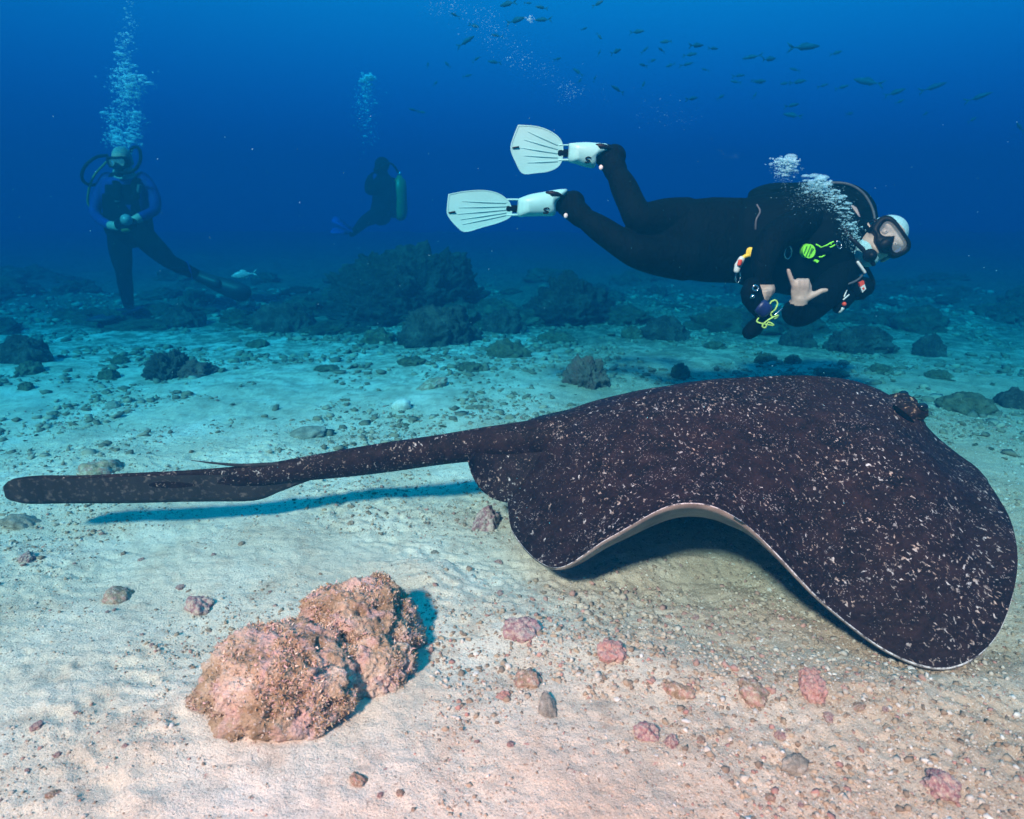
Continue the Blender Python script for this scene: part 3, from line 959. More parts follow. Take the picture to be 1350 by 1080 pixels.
tag(gg.build("tail_flap", RAYFLAP, ray_root), "deep brown skin flap along the outer tail")
# sting
gg = Geo()
sp = smooth_path([P(402, 612, YT(402)), P(360, 612.5, YT(360) - .003), P(320, 613.5, YT(320) - .004), P(285, 611, YT(285) - .006), P(252, 607, YT(252) - .01)], 24)
gg.tube(sp, [(.0078 * (1 - (k / 25) ** 1.5), .0080 * (1 - (k / 25) ** 1.5)) for k in range(24)], (0, 0, 1), 8)
tag(gg.build("tail_spine", RAYFLAP, ray_root), "slender dark spine lifted off the tail")


# pelvic fins
def sheet(name, grid, th, mats, parent):
    """grid[i][j] of points -> a thin closed sheet"""
    gI = np.array([[list(p) for p in r] for r in grid]); a, b = gI.shape[:2]
    gg = Geo(); v1 = gI.reshape(-1, 3); v2 = v1 + np.array(th)
    m = len(v1); fcs = []
    for i in range(a - 1):
        for j in range(b - 1):
            k = i * b + j
            fcs.append((k, k + 1, k + b + 1, k + b)); fcs.append((m + k, m + k + b, m + k + b + 1, m + k + 1))
    for i in range(a - 1):
        for j in (0, b - 1):
            k = i * b + j; fcs.append((k, k + b, m + k + b, m + k))
    for j in range(b - 1):
        for i in (0, a - 1):
            k = i * b + j; fcs.append((k, m + k, m + k + 1, k + 1))
    gg.add(np.vstack([v1, v2]), fcs)
    return gg.build(name, mats, parent)


for side in (1, -1):
    outer = catmull([(617, 608), (622, 624), (632, 641), (646, 653), (661, 659), (676, 661), (700, 660)], 26)
    inner = catmull([(630, 594), (650, 590), (680, 586), (720, 582), (745, 582)], 26)
    grid = []
    for k in range(26):
        row = []
        for j in range(12):
            u = j / 11
            x_ = inner[k][0] * (1 - u) + outer[k][0] * u; y_ = inner[k][1] * (1 - u) + outer[k][1] * u - 3 * math.sin(u * 3.1)
            Y_ = 1.965 - (.11 * u if side > 0 else 0)
            p_ = P(x_, y_, Y_)
            if side < 0:
                p_ = P(x_, inner[k][1], 1.99) + Vector((0, .16 * u, -.045 * u))
            row.append(p_)
        grid.append(row)
    sheet("pelvic_fin", grid, (0, 0, -.006), RAYTOP, ray_root)
# eyes and spiracles on the raised head
for px, py, Y_, far in ((1199, 543, 1.885, 0), (1187, 531, 2.06, 1)):
    c0 = P(px, py, Y_)
    gg = Geo(); v, f = ICO[4]
    dn = .14 * fbm(v * 2.4 + 4, 3)
    gg.add(v * (1 + dn)[:, None] * np.array((.050, .040, .030)) + np.array(c0), f)
    lid = gg.build("eye_hump", EYELID, ray_root)
    gg = Geo(); gg.ball(c0 + Vector((.020, -.024 if not far else .024, .020)), (.016, .013, .014), None, 3)
    gg.build("eye", EYE, ray_root)
    gg = Geo()
    s_ = -1 if not far else 1
    path = smooth_path([c0 + Vector((-.056, s_ * .012, .022)), c0 + Vector((-.046, s_ * .028, .008)), c0 + Vector((-.026, s_ * .040, -.010)), c0 + Vector((-.008, s_ * .043, -.022))], 14)
    gg.tube(path, [.002 + .0075 * math.sin(math.pi * (k + .5) / 14) for k in range(14)], (0, 0, 1), 8)
    gg.build("spiracle", SLIT, ray_root)

# ------------------------------------------------------------------ divers: shared helpers
def head_geo(g, c, U, Fw, s=1.0):
    """a head of about .23 m: U up, Fw facing, c centre"""
    U = U.normalized(); Fw = (Fw - U * Fw.dot(U)).normalized(); R = Fw.cross(U)
    ax = (R, Fw, U)
    L = lambda r, f, u: c + R * (r * s) + Fw * (f * s) + U * (u * s)
    g.ball(L(0, -.012, .030), (.076 * s, .096 * s, .092 * s), ax, 4)      # cranium
    g.ball(L(0, .020, -.040), (.062 * s, .068 * s, .072 * s), ax, 4)      # face
    g.ball(L(0, .030, -.088), (.042 * s, .046 * s, .030 * s), ax, 3)      # jaw and chin
    g.tube([L(0, .076, .010), L(0, .092, -.018), L(0, .098, -.030)], [.010 * s, .014 * s, .016 * s], R, 8)   # nose
    for k in (-1, 1):
        g.ball(L(k * .078, -.010, -.010), (.010 * s, .020 * s, .032 * s), ax, 3)   # ears
        g.ball(L(k * .033, .072, .024), (.030 * s, .016 * s, .012 * s), ax, 3)     # brow
        g.ball(L(k * .036, .060, -.030), (.024 * s, .022 * s, .022 * s), ax, 3)    # cheeks
    g.ball(L(0, .082, -.066), (.026 * s, .012 * s, .012 * s), ax, 3)               # lips
    return L


def paint(me, tests):
    """material index per face by distance tests on the centre"""
    nP = len(me.polygons)
    c = np.zeros(nP * 3); me.polygons.foreach_get("center", c); c = c.reshape(-1, 3)
    idx = np.zeros(nP, np.int32)
    for fn, k in tests:
        idx[fn(c)] = k
    me.polygons.foreach_set("material_index", idx)


def rounded(outline, n):
    return smooth_path(list(outline) + [outline[0]], n + 1)[:-1]


def fin_blade(px_outline, Yf, th, n=44):
    """closed outline in photograph pixels, placed at depth Yf(x, y)"""
    return rounded([P(x, y, Yf(x, y)) for x, y in px_outline], n)


# ------------------------------------------------------------------ swimming diver
dv = empty("scuba_diver", P(1000, 330, 2.9))
tag(dv, "scuba diver in black wetsuit and white fins swimming above the ray, making a shaka sign", "person")
g = Geo()
zr = (0, 0, 1)
# trunk: centre pixel, depth, half-height px -> metres, half-depth
mpp = 2.95 / F / .98
tr = [(868, 312, 2.94, 36, .085), (900, 316, 2.95, 48, .105), (935, 317, 2.96, 52, .120), (975, 318, 2.95, 52, .120), (1015, 320, 2.94, 53, .125),
      (1055, 322, 2.92, 57, .135), (1090, 322, 2.90, 58, .130), (1116, 324, 2.89, 46, .105), (1130, 326, 2.88, 26, .075)]
g.tube([P(a, b, Y_) for a, b, Y_, h_, d_ in tr], [(h_ * mpp, d_) for a, b, Y_, h_, d_ in tr], zr, 28)
# neck
HC = P(1159, 317, 2.80)
HU = Vector((.77, .06, .62)).normalized(); HF = Vector((-.30, -.92, -.10))
g.tube([P(1118, 327, 2.88), P(1134, 326, 2.86), HC - HU * .05 + Vector((0, .03, 0))], [.070, .060, .058], zr, 16)
L = head_geo(g, HC, HU, HF, 1.0)
# legs
LEG = [
    [(905, 292, 2.97, .100), (878, 291, 2.95, .093), (856, 291, 2.91, .078), (842, 287, 2.89, .064), (833, 270, 2.92, .058), (822, 246, 2.98, .056), (812, 226, 3.02, .043), (806, 212, 3.04, .044)],
    [(905, 340, 2.92, .098), (880, 338, 2.90, .090), (856, 336, 2.87, .076), (836, 331, 2.85, .065), (815, 318, 2.88, .060), (790, 301, 2.93, .055), (768, 286, 2.97, .043), (752, 273, 3.00, .044)]]
for lg in LEG:
    sm = catmull([(*P(a, b, Y_), r_) for a, b, Y_, r_ in lg], 26)
    g.tube([Vector(q_[:3]) for q_ in sm], [float(q_[3]) for q_ in sm], zr, 18)
# feet (inside the boots)
FOOT = [[(806, 211, 3.045, .044), (799, 206, 3.045, .040), (786, 204, 3.045, .034), (768, 203, 3.035, .028)],
        [(752, 272, 3.005, .044), (746, 268, 3.005, .040), (732, 268, 3.005, .034), (714, 269, 2.99, .028)]]
for ft in FOOT:
    g.tube([P(a, b, Y_) for a, b, Y_, r_ in ft], [r_ for a, b, Y_, r_ in ft], zr, 16)
# arm with the shaka hand
AR = catmull([(*P(1112, 355, 2.80), .066), (*P(1096, 378, 2.73), .064), (*P(1074, 400, 2.67), .060), (*P(1056, 412, 2.62), .056), (*P(1048, 411, 2.585), .050), (*P(1052, 402, 2.56), .036), (*P(1054, 395, 2.55), .029)], 26)
g.tube([Vector(q_[:3]) for q_ in AR], [float(q_[3]) for q_ in AR], zr, 18)
HY = 2.545
hp = lambda x, y, dY=0.0: P(x, y, HY + dY)
g.tube([hp(1054, 402, .012), hp(1055, 394, .004), hp(1056, 385), hp(1057, 378, .002), hp(1057, 373, .006)],
       [(.027, .018), (.034, .020), (.039, .020), (.039, .018), (.034, .014)], (1, 0, 0), 16)
g.tube([hp(1049, 386), hp(1046, 376, -.004), hp(1042, 365, -.008), hp(1039.3, 356.5, -.010)], [.0115, .0100, .0092, .0080], zr, 10)     # little finger
for fx in (1051.5, 1057.5, 1063.5):                                                                                     # three folded fingers
    g.tube([hp(fx, 384, -.010), hp(fx + .2, 377, -.013), hp(fx + .3, 371.0, -.010), hp(fx + .5, 369.6, .012), hp(fx + .6, 375, .026), hp(fx + .6, 382, .022)],
           [.0095, .0105, .0102, .0100, .0092, .0080], (1, 0, 0), 10)
g.tube([hp(1058, 394, .0), hp(1066, 392, -.006), hp(1075, 388, -.012), hp(1083, 383.5, -.014), hp(1089.5, 382.5, -.014)], [.016, .0145, .0115, .0108, .0085], zr, 10)   # thumb
# the arm that holds the torch
AR2 = catmull([(*P(1078, 288, 2.86), .068), (*P(1052, 296, 2.76), .064), (*P(1024, 312, 2.68), .060), (*P(1010, 332, 2.64), .054), (*P(1006, 350, 2.62), .045), (*P(1006, 364, 2.61), .034), (*P(1007, 371, 2.61), .030)], 26)
g.tube([Vector(q_[:3]) for q_ in AR2], [float(q_[3]) for q_ in AR2], zr, 18)
H2 = lambda x, y, dY=0.0: P(x, y, 2.60 + dY)
g.tube([H2(1005, 366), H2(1007, 375), H2(1009, 384), H2(1010, 388)], [(.030, .020), (.038, .020), (.040, .019), (.036, .016)], (1, 0, 0), 16)
for k, (fx, fy) in enumerate(((1018, 381), (1017, 386), (1014, 391), (1010, 394.5))):
    g.tube([H2(fx, fy, .0), H2(fx - 3, fy + 3, -.022), H2(fx - 9, fy + 4, -.034), H2(fx - 15, fy + 3.5, -.028), H2(fx - 17, fy + 2, -.012)],
           [.0105, .0102, .0098, .0090, .0080], zr, 10)
g.tube([H2(1000, 374), H2(996, 380, -.014), H2(997, 387, -.028), H2(1001, 390, -.036)], [.0135, .012, .0110, .0090], zr, 10)
me = g.remesh(.0046, 5)
hand1 = np.array(hp(1062, 381)); hand2 = np.array(H2(1006, 382)); hc = np.array(HC)
ax_arm = np.array(P(1054, 399, 2.553)); dirarm = np.array((P(1056, 385, HY) - P(1053, 403, 2.56)).normalized())
paint(me, [
    (lambda c: (np.linalg.norm(c - hand1, axis=1) < .112) & (((c - ax_arm) @ dirarm) > 0) & (c[:, 1] < 2.605), 1),
    (lambda c: (np.linalg.norm(c - hand2, axis=1) < .085) & (c[:, 2] < P(1006, 375, 2.61).z) & (c[:, 1] < 2.68), 1),
    (lambda c: ((c - hc) @ np.array(HU) > -.100) & (np.linalg.norm(c - hc, axis=1) < .18), 1),
    (lambda c: (np.linalg.norm(c - hc, axis=1) < .18) & (((c - hc) @ np.array(HU)) > .040) & (((c - hc) @ np.array(HU)) - .75 * ((c - hc) @ np.array(HF.normalized())) > .030), 2),
])
link("body", me, [NEO, SKIN, HAIR], dv)
# white beard
g = Geo()
v, f = ICO[4]
ax = (L(1, 0, 0) - HC, L(0, 1, 0) - HC, L(0, 0, 1) - HC)
gb = v * (1 + .10 * fbm(v * 6, 3))[:, None] * np.array((.058, .050, .044))
g.add(gb @ np.array([list(a) for a in ax]) + np.array(L(0, .036, -.088)), f)
g.build("beard", HAIR, dv)

# eyes behind the glass
for k in (-1, 1):
    g = Geo(); g.ball(L(k * .031, .0735, .004), (.0125, .0125, .0085), None, 3); ey = g.build("eye", SKIN, dv)
    g = Geo(); g.ball(L(k * .031, .0825, .003), (.0045, .0045, .0040), None, 2); g.build("iris", EYE, ey)
# mask: frame, glass, nose pocket, strap (head-local coordinates)
outer2 = [(-.088, .006), (-.084, .034), (-.056, .048), (0, .046), (.056, .048), (.084, .034), (.088, .006), (.074, -.034), (.046, -.042), (.026, -.060), (0, -.066), (-.026, -.060), (-.046, -.042), (-.074, -.034)]
inner2 = [(-.068, .008), (-.064, .026), (-.044, .034), (0, .034), (.044, .034), (.064, .026), (.068, .008), (.058, -.020), (.040, -.028), (.024, -.022), (0, .002), (-.024, -.022), (-.040, -.028), (-.058, -.020)]
curve = lambda r: .106 - 2.6 * r * r
n2 = 70
oo = rounded([L(r, curve(r), u) for r, u in outer2], n2)
iI = rounded([L(r, curve(r) + .004, u) for r, u in inner2], n2)
back = (L(0, -1, 0) - HC)
g = Geo(); g.ring(oo, iI, back * .012)
skirt = [p_ + back * .012 for p_ in oo]
cen = L(0, .05, 0)
skirt2 = [p_ + back * .050 + (cen - p_) * .10 for p_ in oo]
fcs = []; v = skirt + skirt2
for i in range(n2):
    j = (i + 1) % n2; fcs.append((i, j, n2 + j, n2 + i))
g.add(v, fcs)
mask = tag(g.build("mask", RUBBER, dv), "black framed dive mask")
g = Geo(); g.prism([p_ + back * .005 for p_ in iI], back * .003); g.build("glass", GLASS, mask)
g = Geo()
g.tube([L(0, .098, .004), L(0, .104, -.018), L(0, .110, -.038), L(0, .102, -.052)], [(.004, .010), (.014, .014), (.022, .018), (.019, .014)], ax[0], 14)
g.build("nose_pocket", RUBBER, mask)
g = Geo()
pth = []
for k in range(21):
    a = rad(20 + k * 16.0 - 0)
    a = rad(-10 + 200 * k / 20)
    pth.append(L(math.cos(a) * .088, .04 - math.sin(a) * .145 if k not in (0, 20) else .05, .012 + .02 * math.sin(a)))
g.tube(pth, [(.011, .0025)], HU, 8)
g.build("strap", RUBBER, mask)
# regulator at the mouth
g = Geo()
rc = L(0, .125, -.085)
g.tube([L(0, .078, -.098), L(0, .100, -.104)], [.014, .016], HU, 12)
g.tube([L(0, .094, -.106), L(0, .106, -.109), L(0, .120, -.112), L(0, .124, -.112)], [.022, .026, .024, .016], HU, 20)
g.tube([L(-.038, .104, -.116), L(.038, .104, -.116)], [(.009, .008)], HF, 10)
reg = g.build("regulator", RUBBER, dv)
g = Geo(); g.tube(smooth_path([L(.036, .104, -.116), L(.10, .09, -.12), L(.15, .03, -.10), P(1150, 368, 2.82), P(1140, 380, 2.80), P(1120, 372, 2.95), P(1105, 320, 3.16)], 40), [.0085], zr, 10)
g.build("hose", RUBBER, reg)
# buoyancy jacket
g = Geo()
jk = [(992, 318, 2.93, 56, .145), (1020, 320, 2.92, 60, .158), (1052, 322, 2.905, 63, .165), (1082, 324, 2.885, 62, .160), (1104, 325, 2.875, 53, .140), (1120, 326, 2.872, 38, .110)]
g.tube([P(a, b, Y_) for a, b, Y_, h_, d_ in jk], [(h_ * mpp, d_) for a, b, Y_, h_, d_ in jk], zr, 28)
wing = smooth_path([P(996, 282, 3.05), P(1001, 266, 3.08), P(1020, 257, 3.12), P(1050, 256, 3.14), P(1084, 254, 3.15), P(1112, 255, 3.15), P(1132, 264, 3.14), P(1143, 282, 3.12), P(1144, 300, 3.10)], 40)
g.tube(wing, [(.040, .060)] * 6 + [(.044, .075)] * 28 + [(.040, .060)] * 6, zr, 18)
g.tube([P(1005, 322, 3.10), P(1070, 322, 3.11), P(1128, 322, 3.09)], [(.19, .07), (.21, .08), (.15, .06)], zr, 24)
me = g.remesh(.007, 8)
bcd = tag(link("buoyancy_jacket", me, NEOB, dv), "black buoyancy jacket with inflated wing")
g = Geo(); g.tube(smooth_path([P(1090, 240.5, 3.11), P(1118, 243, 3.10), P(1138, 255, 3.09), P(1150, 275, 3.07), P(1154, 294, 3.05)], 30), [.0055], zr, 8)
g.build("inflator_hose", GREYC, bcd)
g = Geo(); g.tube([P(1138, 318, 3.27), P(1070, 318, 3.30), P(985, 318, 3.30), P(975, 318, 3.30)], [.088, .092, .092, .075], zr, 26)
tk = g.build("air_tank", TANKG, dv)
g = Geo(); g.tube([P(1136, 318, 3.27), P(1150, 317, 3.26)], [.030], zr, 14); g.build("valve", STEEL, tk)
# chest prints and rings
def patch(name, pts_px, Y_, th, mat, par, depth=.006):
    g_ = Geo(); g_.prism([P(x, y, Y_) for x, y in pts_px], Vector((0, depth, 0)))
    return g_.build(name, mat, par, smooth=False)
YB = 2.716
circ = [(1066.8 + 8.3 * math.cos(a * math.pi / 18), 331.2 + 9.4 * math.sin(a * math.pi / 18)) for a in range(36)]
bd = tag(patch("badge", circ, YB, 0, LIME, bcd, .05), "round lime green badge with dark bars")
for (x0, y0, x1, y1) in ((1060.5, 334, 1064, 325), (1063, 338, 1069, 324), (1066.5, 338.6, 1071, 327), (1069, 334, 1073, 328)):
    dx, dy = .45, .2
    patch("bar", [(x0 - dx, y0 - dy), (x1 - dx, y1 - dy), (x1 + dx, y1 + dy), (x0 + dx, y0 + dy)], YB - .003, 0, LIMED, bd, .004)
pr = empty("chest_print", P(1085, 330, YB)); pr.parent = bcd; pr.matrix_parent_inverse = bcd.matrix_world.inverted()
pr.location = P(1085, 330, YB) - Vector(dv.location)
bpy.data.objects.remove(pr)
g = Geo()
for pl in ([(1076, 322.5), (1079, 324), (1083, 326.5), (1087, 329)], [(1083, 326.5), (1090, 323.5), (1094, 321), (1098.5, 318.8)], [(1087, 329), (1093, 326.5), (1097, 325.2), (1100.5, 323)],
           [(1087, 329), (1086, 333), (1087.6, 336.5), (1083, 339), (1080, 338.8)], [(1094, 321), (1096, 322)], [(1093, 326.5), (1095, 328.5)]):
    g.tube([P(x, y, YB + .004) for x, y in pl], [(.0030, .0022)], (0, 0, 1), 6)
tag(g.build("lizard_print", LIME, bcd), "lime green branching print on the chest")
g = Geo(); g.tube([P(1086, 330, YB + .012), P(1086, 330, YB + .12)], [(.02, .03)], zr, 10); g.build("print_panel", NEOB, bcd)
patch("tab", [(1074.5, 344.5), (1077, 342.2), (1080, 344), (1077.5, 346.8)], YB + .004, 0, LIME, bcd, .06)


def ring_tube(name, cx, cy, rx, ry, Y_, r, mat, par, rot=0, n=24):
    g_ = Geo(); pts_ = []
    for k in range(n + 1):
        a = 2 * math.pi * k / n
        x = rx * math.cos(a); y = ry * math.sin(a)
        pts_.append(P(cx + x * math.cos(rot) - y * math.sin(rot), cy + x * math.sin(rot) + y * math.cos(rot), Y_))
    g_.tube(pts_, [r], (0, 1, 0), 8, cap=False)
    return g_.build(name, mat, par)


ring_tube("d_ring", 1039, 333, 4.4, 8.5, 2.745, .0030, STEEL, bcd, .15)
ring_tube("d_ring", 1106, 323, 2.8, 5, 2.72, .0028, STEEL, bcd, -.3)
ring_tube("d_ring", 973, 365, 3.2, 8, 2.80, .0030, STEEL, bcd, .1)
g = Geo(); g.tube(smooth_path([P(998, 270, 2.83), P(1002, 279, 2.815), P(997, 290, 2.80), P(996, 302, 2.80)], 16), [(.004, .003)], (1, 0, 0), 8); g.build("waist_strap", GREYC, bcd)
# clip with yellow, orange and white pieces on the hip
g = Geo(); g.tube([P(990, 330, 2.79), P(989, 335, 2.79)], [(.018, .012)], (1, 0, 0), 4); clip = tag(g.build("whistle", YELLOW, bcd, False), "yellow clip on the hip")
g = Geo(); g.tube([P(989, 336, 2.79), P(982, 338, 2.79), P(978, 341, 2.79)], [(.008, .008)], zr, 8); g.build("stem", YELLOW, clip)
g = Geo(); g.tube([P(978, 341, 2.79), P(973, 350, 2.79), P(971, 357, 2.79)], [(.013, .010), (.015, .010), (.012, .010)], (1, 0, 0), 10); g.build("buckle", SILVER, clip)
g = Geo(); g.tube([P(976, 344, 2.775), P(974.5, 349, 2.775)], [(.009, .006)], (1, 0, 0), 6); g.build("tag", ORANGE, clip)
# shoulder hose with gauge and inflator
g = Geo(); g.tube(smooth_path([P(1085, 380, 2.70), P(1104, 377, 2.69), P(1120, 374, 2.69), P(1132, 368, 2.70), P(1139, 360, 2.72)], 26), [.0042], zr, 8); g.build("pressure_hose", GREYC, bcd)
g = Geo(); g.tube([P(1131, 346, 2.70), P(1136, 353, 2.70), P(1140, 359, 2.70)], [(.006, .006)], zr, 8); g.build("buckle_bar", SILVER, bcd)
g = Geo(); g.tube([P(1127, 382, 2.74), P(1135, 379, 2.72), P(1142, 378, 2.72)], [(.045, .03), (.05, .035), (.038, .03)], zr, 14)
inf = tag(g.build("inflator", NEOB, bcd), "black inflator with red and white label")
patch("label_red", [(1133, 373), (1139, 370), (1140, 375), (1134, 378)], 2.680, 0, ORANGE, inf, .012)
patch("label_white", [(1134.5, 379), (1140, 375), (1142, 381), (1137, 386)], 2.678, 0, SILVER, inf, .012)
patch("label_mark", [(1137, 380), (1139, 378.5), (1140, 381), (1138, 382.5)], 2.675, 0, ORANGE, inf, .006)
g = Geo(); g.tube([P(1120, 390, 2.73), P(1112, 399, 2.71), P(1105, 406, 2.70)], [(.030, .026), (.030, .026), (.024, .022)], zr, 14)
gl = tag(g.build("small_torch", NEOB, bcd), "small black torch hanging from the shoulder")
g = Geo(); g.tube([P(1107, 410, 2.69), P(1110.5, 406.5, 2.685)], [(.009, .010)], zr, 10); g.build("lens", SILVER, gl)
g = Geo(); g.ball(P(1113, 401, 2.67), .0085, None, 3); g.build("button", ORANGE, gl)
for a_, b_ in (((1112, 395), (1119, 389)), ((1113, 391), (1116, 383)), ((1100, 398), (1104, 384))):
    g = Geo(); g.tube([P(*a_, 2.675), P(*b_, 2.685)], [(.0035, .0030)], zr, 6); g.build("strap", SILVER, gl)
# boots and fins
for idx, ft in enumerate(FOOT):
    g = Geo()
    lg = LEG[idx]
    pts_ = [P(*lg[-2][:3]), P(ft[0][0], ft[0][1], ft[0][2]), P(ft[1][0], ft[1][1], ft[1][2]), P(ft[2][0], ft[2][1], ft[2][2])]
    g.tube(pts_[:3], [(.050, .050), (.054, .052), (.052, .048)], zr, 18)
    hx, hy = (ft[0][0], ft[0][1])
    g.ball(P(hx + 4, hy - 5, ft[0][2]), (.050, .045, .050), None, 3)
    me = g.remesh(.005, 4)
    link("boot", me, NEO, dv)
FINS = [
    dict(blade=[(683, 164.5), (705, 166), (722, 171), (736, 180), (742, 191), (742, 207), (737, 219), (724, 226), (706, 228.5), (689, 229), (680, 215), (673, 197), (676, 182)],
         pocket=[(750, 189), (770, 187.5), (788, 188.5), (800, 190), (804, 196), (801, 199), (792, 203), (786, 209), (784, 221), (772, 220.5), (758, 216), (749, 212)],
         neck=((739, 190.5, 751, 192.5), (739, 197.5, 751, 206.5), (739, 209.5, 751, 212.5)), slot=(680, 194.5), S=(775, 211), toe=(792, 192), stud=(792.5, 221), Y=(3.00, 3.04)),
    dict(blade=[(591, 256), (612, 252), (636, 250.5), (655, 254), (668, 262), (674, 272), (674, 285), (660, 293), (636, 300), (614, 306), (603, 300), (590, 284), (589.5, 270)],
         pocket=[(683, 262), (700, 256), (720, 252.5), (738, 249.5), (748, 250), (746, 257), (738, 262), (733, 270), (731, 284), (712, 285), (694, 285.5), (682, 284.5)],
         neck=((671, 262, 684, 264.5), (671, 271, 684, 279.5), (671, 282, 684, 285)), slot=(596, 280), S=(720, 278), toe=(728, 254.5), stud=(746, 284.5), Y=(2.93, 2.99)),
]
for idx, d_ in enumerate(FINS):
    xa, xb = d_['blade'][-1][0], d_['pocket'][3][0]
    Yf = lambda x, y, a=d_['Y'][0], b=d_['Y'][1], xa=xa, xb=xb: a + (b - a) * (x - xa) / (xb - xa)
    ol = fin_blade(d_['blade'], Yf, 0)
    g = Geo(); g.prism(ol, Vector((0, .007, 0)))
    fin = tag(g.build("swim_fin", FINW, dv, False), "white paddle fin blade")
    c_ = sum((Vector(p_) for p_ in ol), Vector()) / len(ol)
    g = Geo(); g.ring([p_ + Vector((0, -.0018, 0)) for p_ in ol], [p_.lerp(c_, .045) + Vector((0, -.0018, 0)) for p_ in ol], Vector((0, .0106, 0))); g.build("rim", FINW, fin, False)
    sx, sy = d_['slot']
    tx, ty = d_['neck'][1][0], (d_['neck'][1][1] + d_['neck'][1][3]) / 2
    for k, off in enumerate((-20, -10, 0, 10, 19) if idx == 0 else (-14, -6, 2, 9, 15)):
        g = Geo()
        pa = (sx + 6 + abs(off) * .5, sy + off * 1.05); pb = (tx - 4, ty + off * .55)
        g.tube([P(pa[0], pa[1], Yf(*pa) - .002), P((pa[0] + pb[0]) / 2, (pa[1] + pb[1]) / 2, Yf((pa[0] + pb[0]) / 2, 0) - .004), P(pb[0], pb[1], Yf(*pb) - .002)], [(.0012, .0002), (.0022, .0005), (.0032, .0007)], zr, 6)
        g.build("rib", FINW, fin)
    g = Geo(); g.tube([P(sx - 4, sy + .6, Yf(sx, sy) - .005), P(sx + 4, sy - .6, Yf(sx, sy) - .005)], [(.0035, .002)], zr, 8); g.build("slot", RUBBER, fin)
    for k, (x0, y0, x1, y1) in enumerate(d_['neck']):
        g = Geo(); r_ = (y1 - y0) / 2 * mpp
        g.tube([P(x0 - 2, (y0 + y1) / 2, Yf(x0, 0) + .003), P(x1 + 2, (y0 + y1) / 2, Yf(x1, 0) + .003)], [(r_, .007)], zr, 8)
        g.build("hinge", NEOB if k == 1 else FINW, fin)
    # foot pocket: a hollow-looking shell round the foot
    ol = fin_blade(d_['pocket'], Yf, 0, 48)
    c_ = sum((Vector(p_) for p_ in ol), Vector()) / len(ol)
    rings = [[p_ for p_ in ol], [p_.lerp(c_, .08) + Vector((0, -.032, 0)) for p_ in ol], [p_.lerp(c_, .40) + Vector((0, -.052, 0)) for p_ in ol]]
    backs = [[p_.lerp(c_, .10) + Vector((0, .030, 0)) for p_ in ol], [p_.lerp(c_, .45) + Vector((0, .045, 0)) for p_ in ol]]
    seq = backs[::-1] + rings
    nn = len(ol); v = [p_ for r_ in seq for p_ in r_]; fcs = []
    for i in range(len(seq) - 1):
        for j in range(nn):
            fcs.append((i * nn + j, i * nn + (j + 1) % nn, (i + 1) * nn + (j + 1) % nn, (i + 1) * nn + j))
    fcs.append(tuple(range(nn - 1, -1, -1))); fcs.append(tuple((len(seq) - 1) * nn + j for j in range(nn)))
    g = Geo(); g.add(v, fcs); pk = g.build("foot_pocket", FINW, dv)
    yf = Yf(*d_['S']) - .047
    # S mark
    g = Geo(); X0, Y0 = d_['S']
    ss = [(2.6, -2.3), (.8, -3.0), (-1.6, -2.4), (-2.2, -1.0), (-.4, -.1), (1.4, .7), (1.8, 2.0), (.2, 3.0), (-2.4, 2.4)]
    ss = [(a * 1.35, b * 1.25) for a, b in ss]
    g.tube(smooth_path([P(X0 + a, Y0 + b, yf) for a, b in ss], 30), [(.013, .0029)], (0, 1, 0), 8)
    tag(g.build("s_mark", RUBBER, pk), "black letter S mark")
    tx, ty = d_['toe']
    g = Geo(); g.tube([P(tx - 7, ty, Yf(tx, ty) - .040), P(tx, ty + .6, Yf(tx, ty) - .052), P(tx + 8, ty + 2, Yf(tx, ty) - .046), P(tx + 15, ty + 5, Yf(tx, ty) - .02)], [(.007, .006), (.011, .009), (.009, .009), (.007, .008)], zr, 12)
    g.build("heel_strap", RUBBER, pk)
    g = Geo(); g.ball(P(d_['stud'][0], d_['stud'][1], Yf(*d_['stud']) - .035), (.009, .008, .011), None, 3); g.build("stud", SILVER, pk)
# held torch with lanyard: its own thing
tor = empty("dive_torch", P(1000, 420, 2.58))
tag(tor, "black dive torch with knotted lime green lanyard held in the swimming diver's hand", "torch")
g = Geo(); g.tube([P(991, 375, 2.565), P(990, 384, 2.56), P(992, 394, 2.56), P(997, 402, 2.56), P(1004, 409, 2.565), P(1010, 412, 2.57)], [(.030, .026), (.040, .032), (.040, .034), (.036, .034), (.034, .030), (.026, .026)], (1, 0, 0), 18)
tb = g.build("handle", NEOB, tor)
g = Geo(); g.tube([P(1003, 404, 2.535), P(1010, 410, 2.535)], [(.030, .016)], zr, 12); g.build("grip", NAVY, tor)
ring_tube("dial", 996, 380, 3.6, 3.6, 2.515, .0035, STEEL, tor)
g = Geo(); g.tube([P(992, 391, 2.535), P(992, 391, 2.515)], [.010, .009], zr, 14); g.build("button", STEEL, tor)
g = Geo(); g.tube([P(1008, 414, 2.57), P(1002, 424, 2.575), P(994, 433, 2.58), P(988, 438, 2.58)], [(.016, .016), (.026, .026), (.032, .030), (.028, .028)], zr, 16); g.build("lamp_head", NEOB, tor)
g = Geo()
g.tube(smooth_path([P(1015, 412, 2.54), P(1014, 404, 2.535), P(1017, 398, 2.53), P(1022, 396, 2.53), P(1025, 400, 2.53), P(1022, 408, 2.53), P(1016, 414, 2.535), P(1021, 420, 2.535), P(1026, 416, 2.535), P(1020, 418, 2.53), P(1010, 424, 2.535), P(1005, 430, 2.54), P(1009, 432, 2.54), P(1013, 425, 2.535), P(1020, 429, 2.535), P(1006, 427, 2.54), P(998, 424, 2.545), P(1001, 418, 2.55)], 110), [.0032], zr, 6)
g.build("lanyard", CORD, tor)
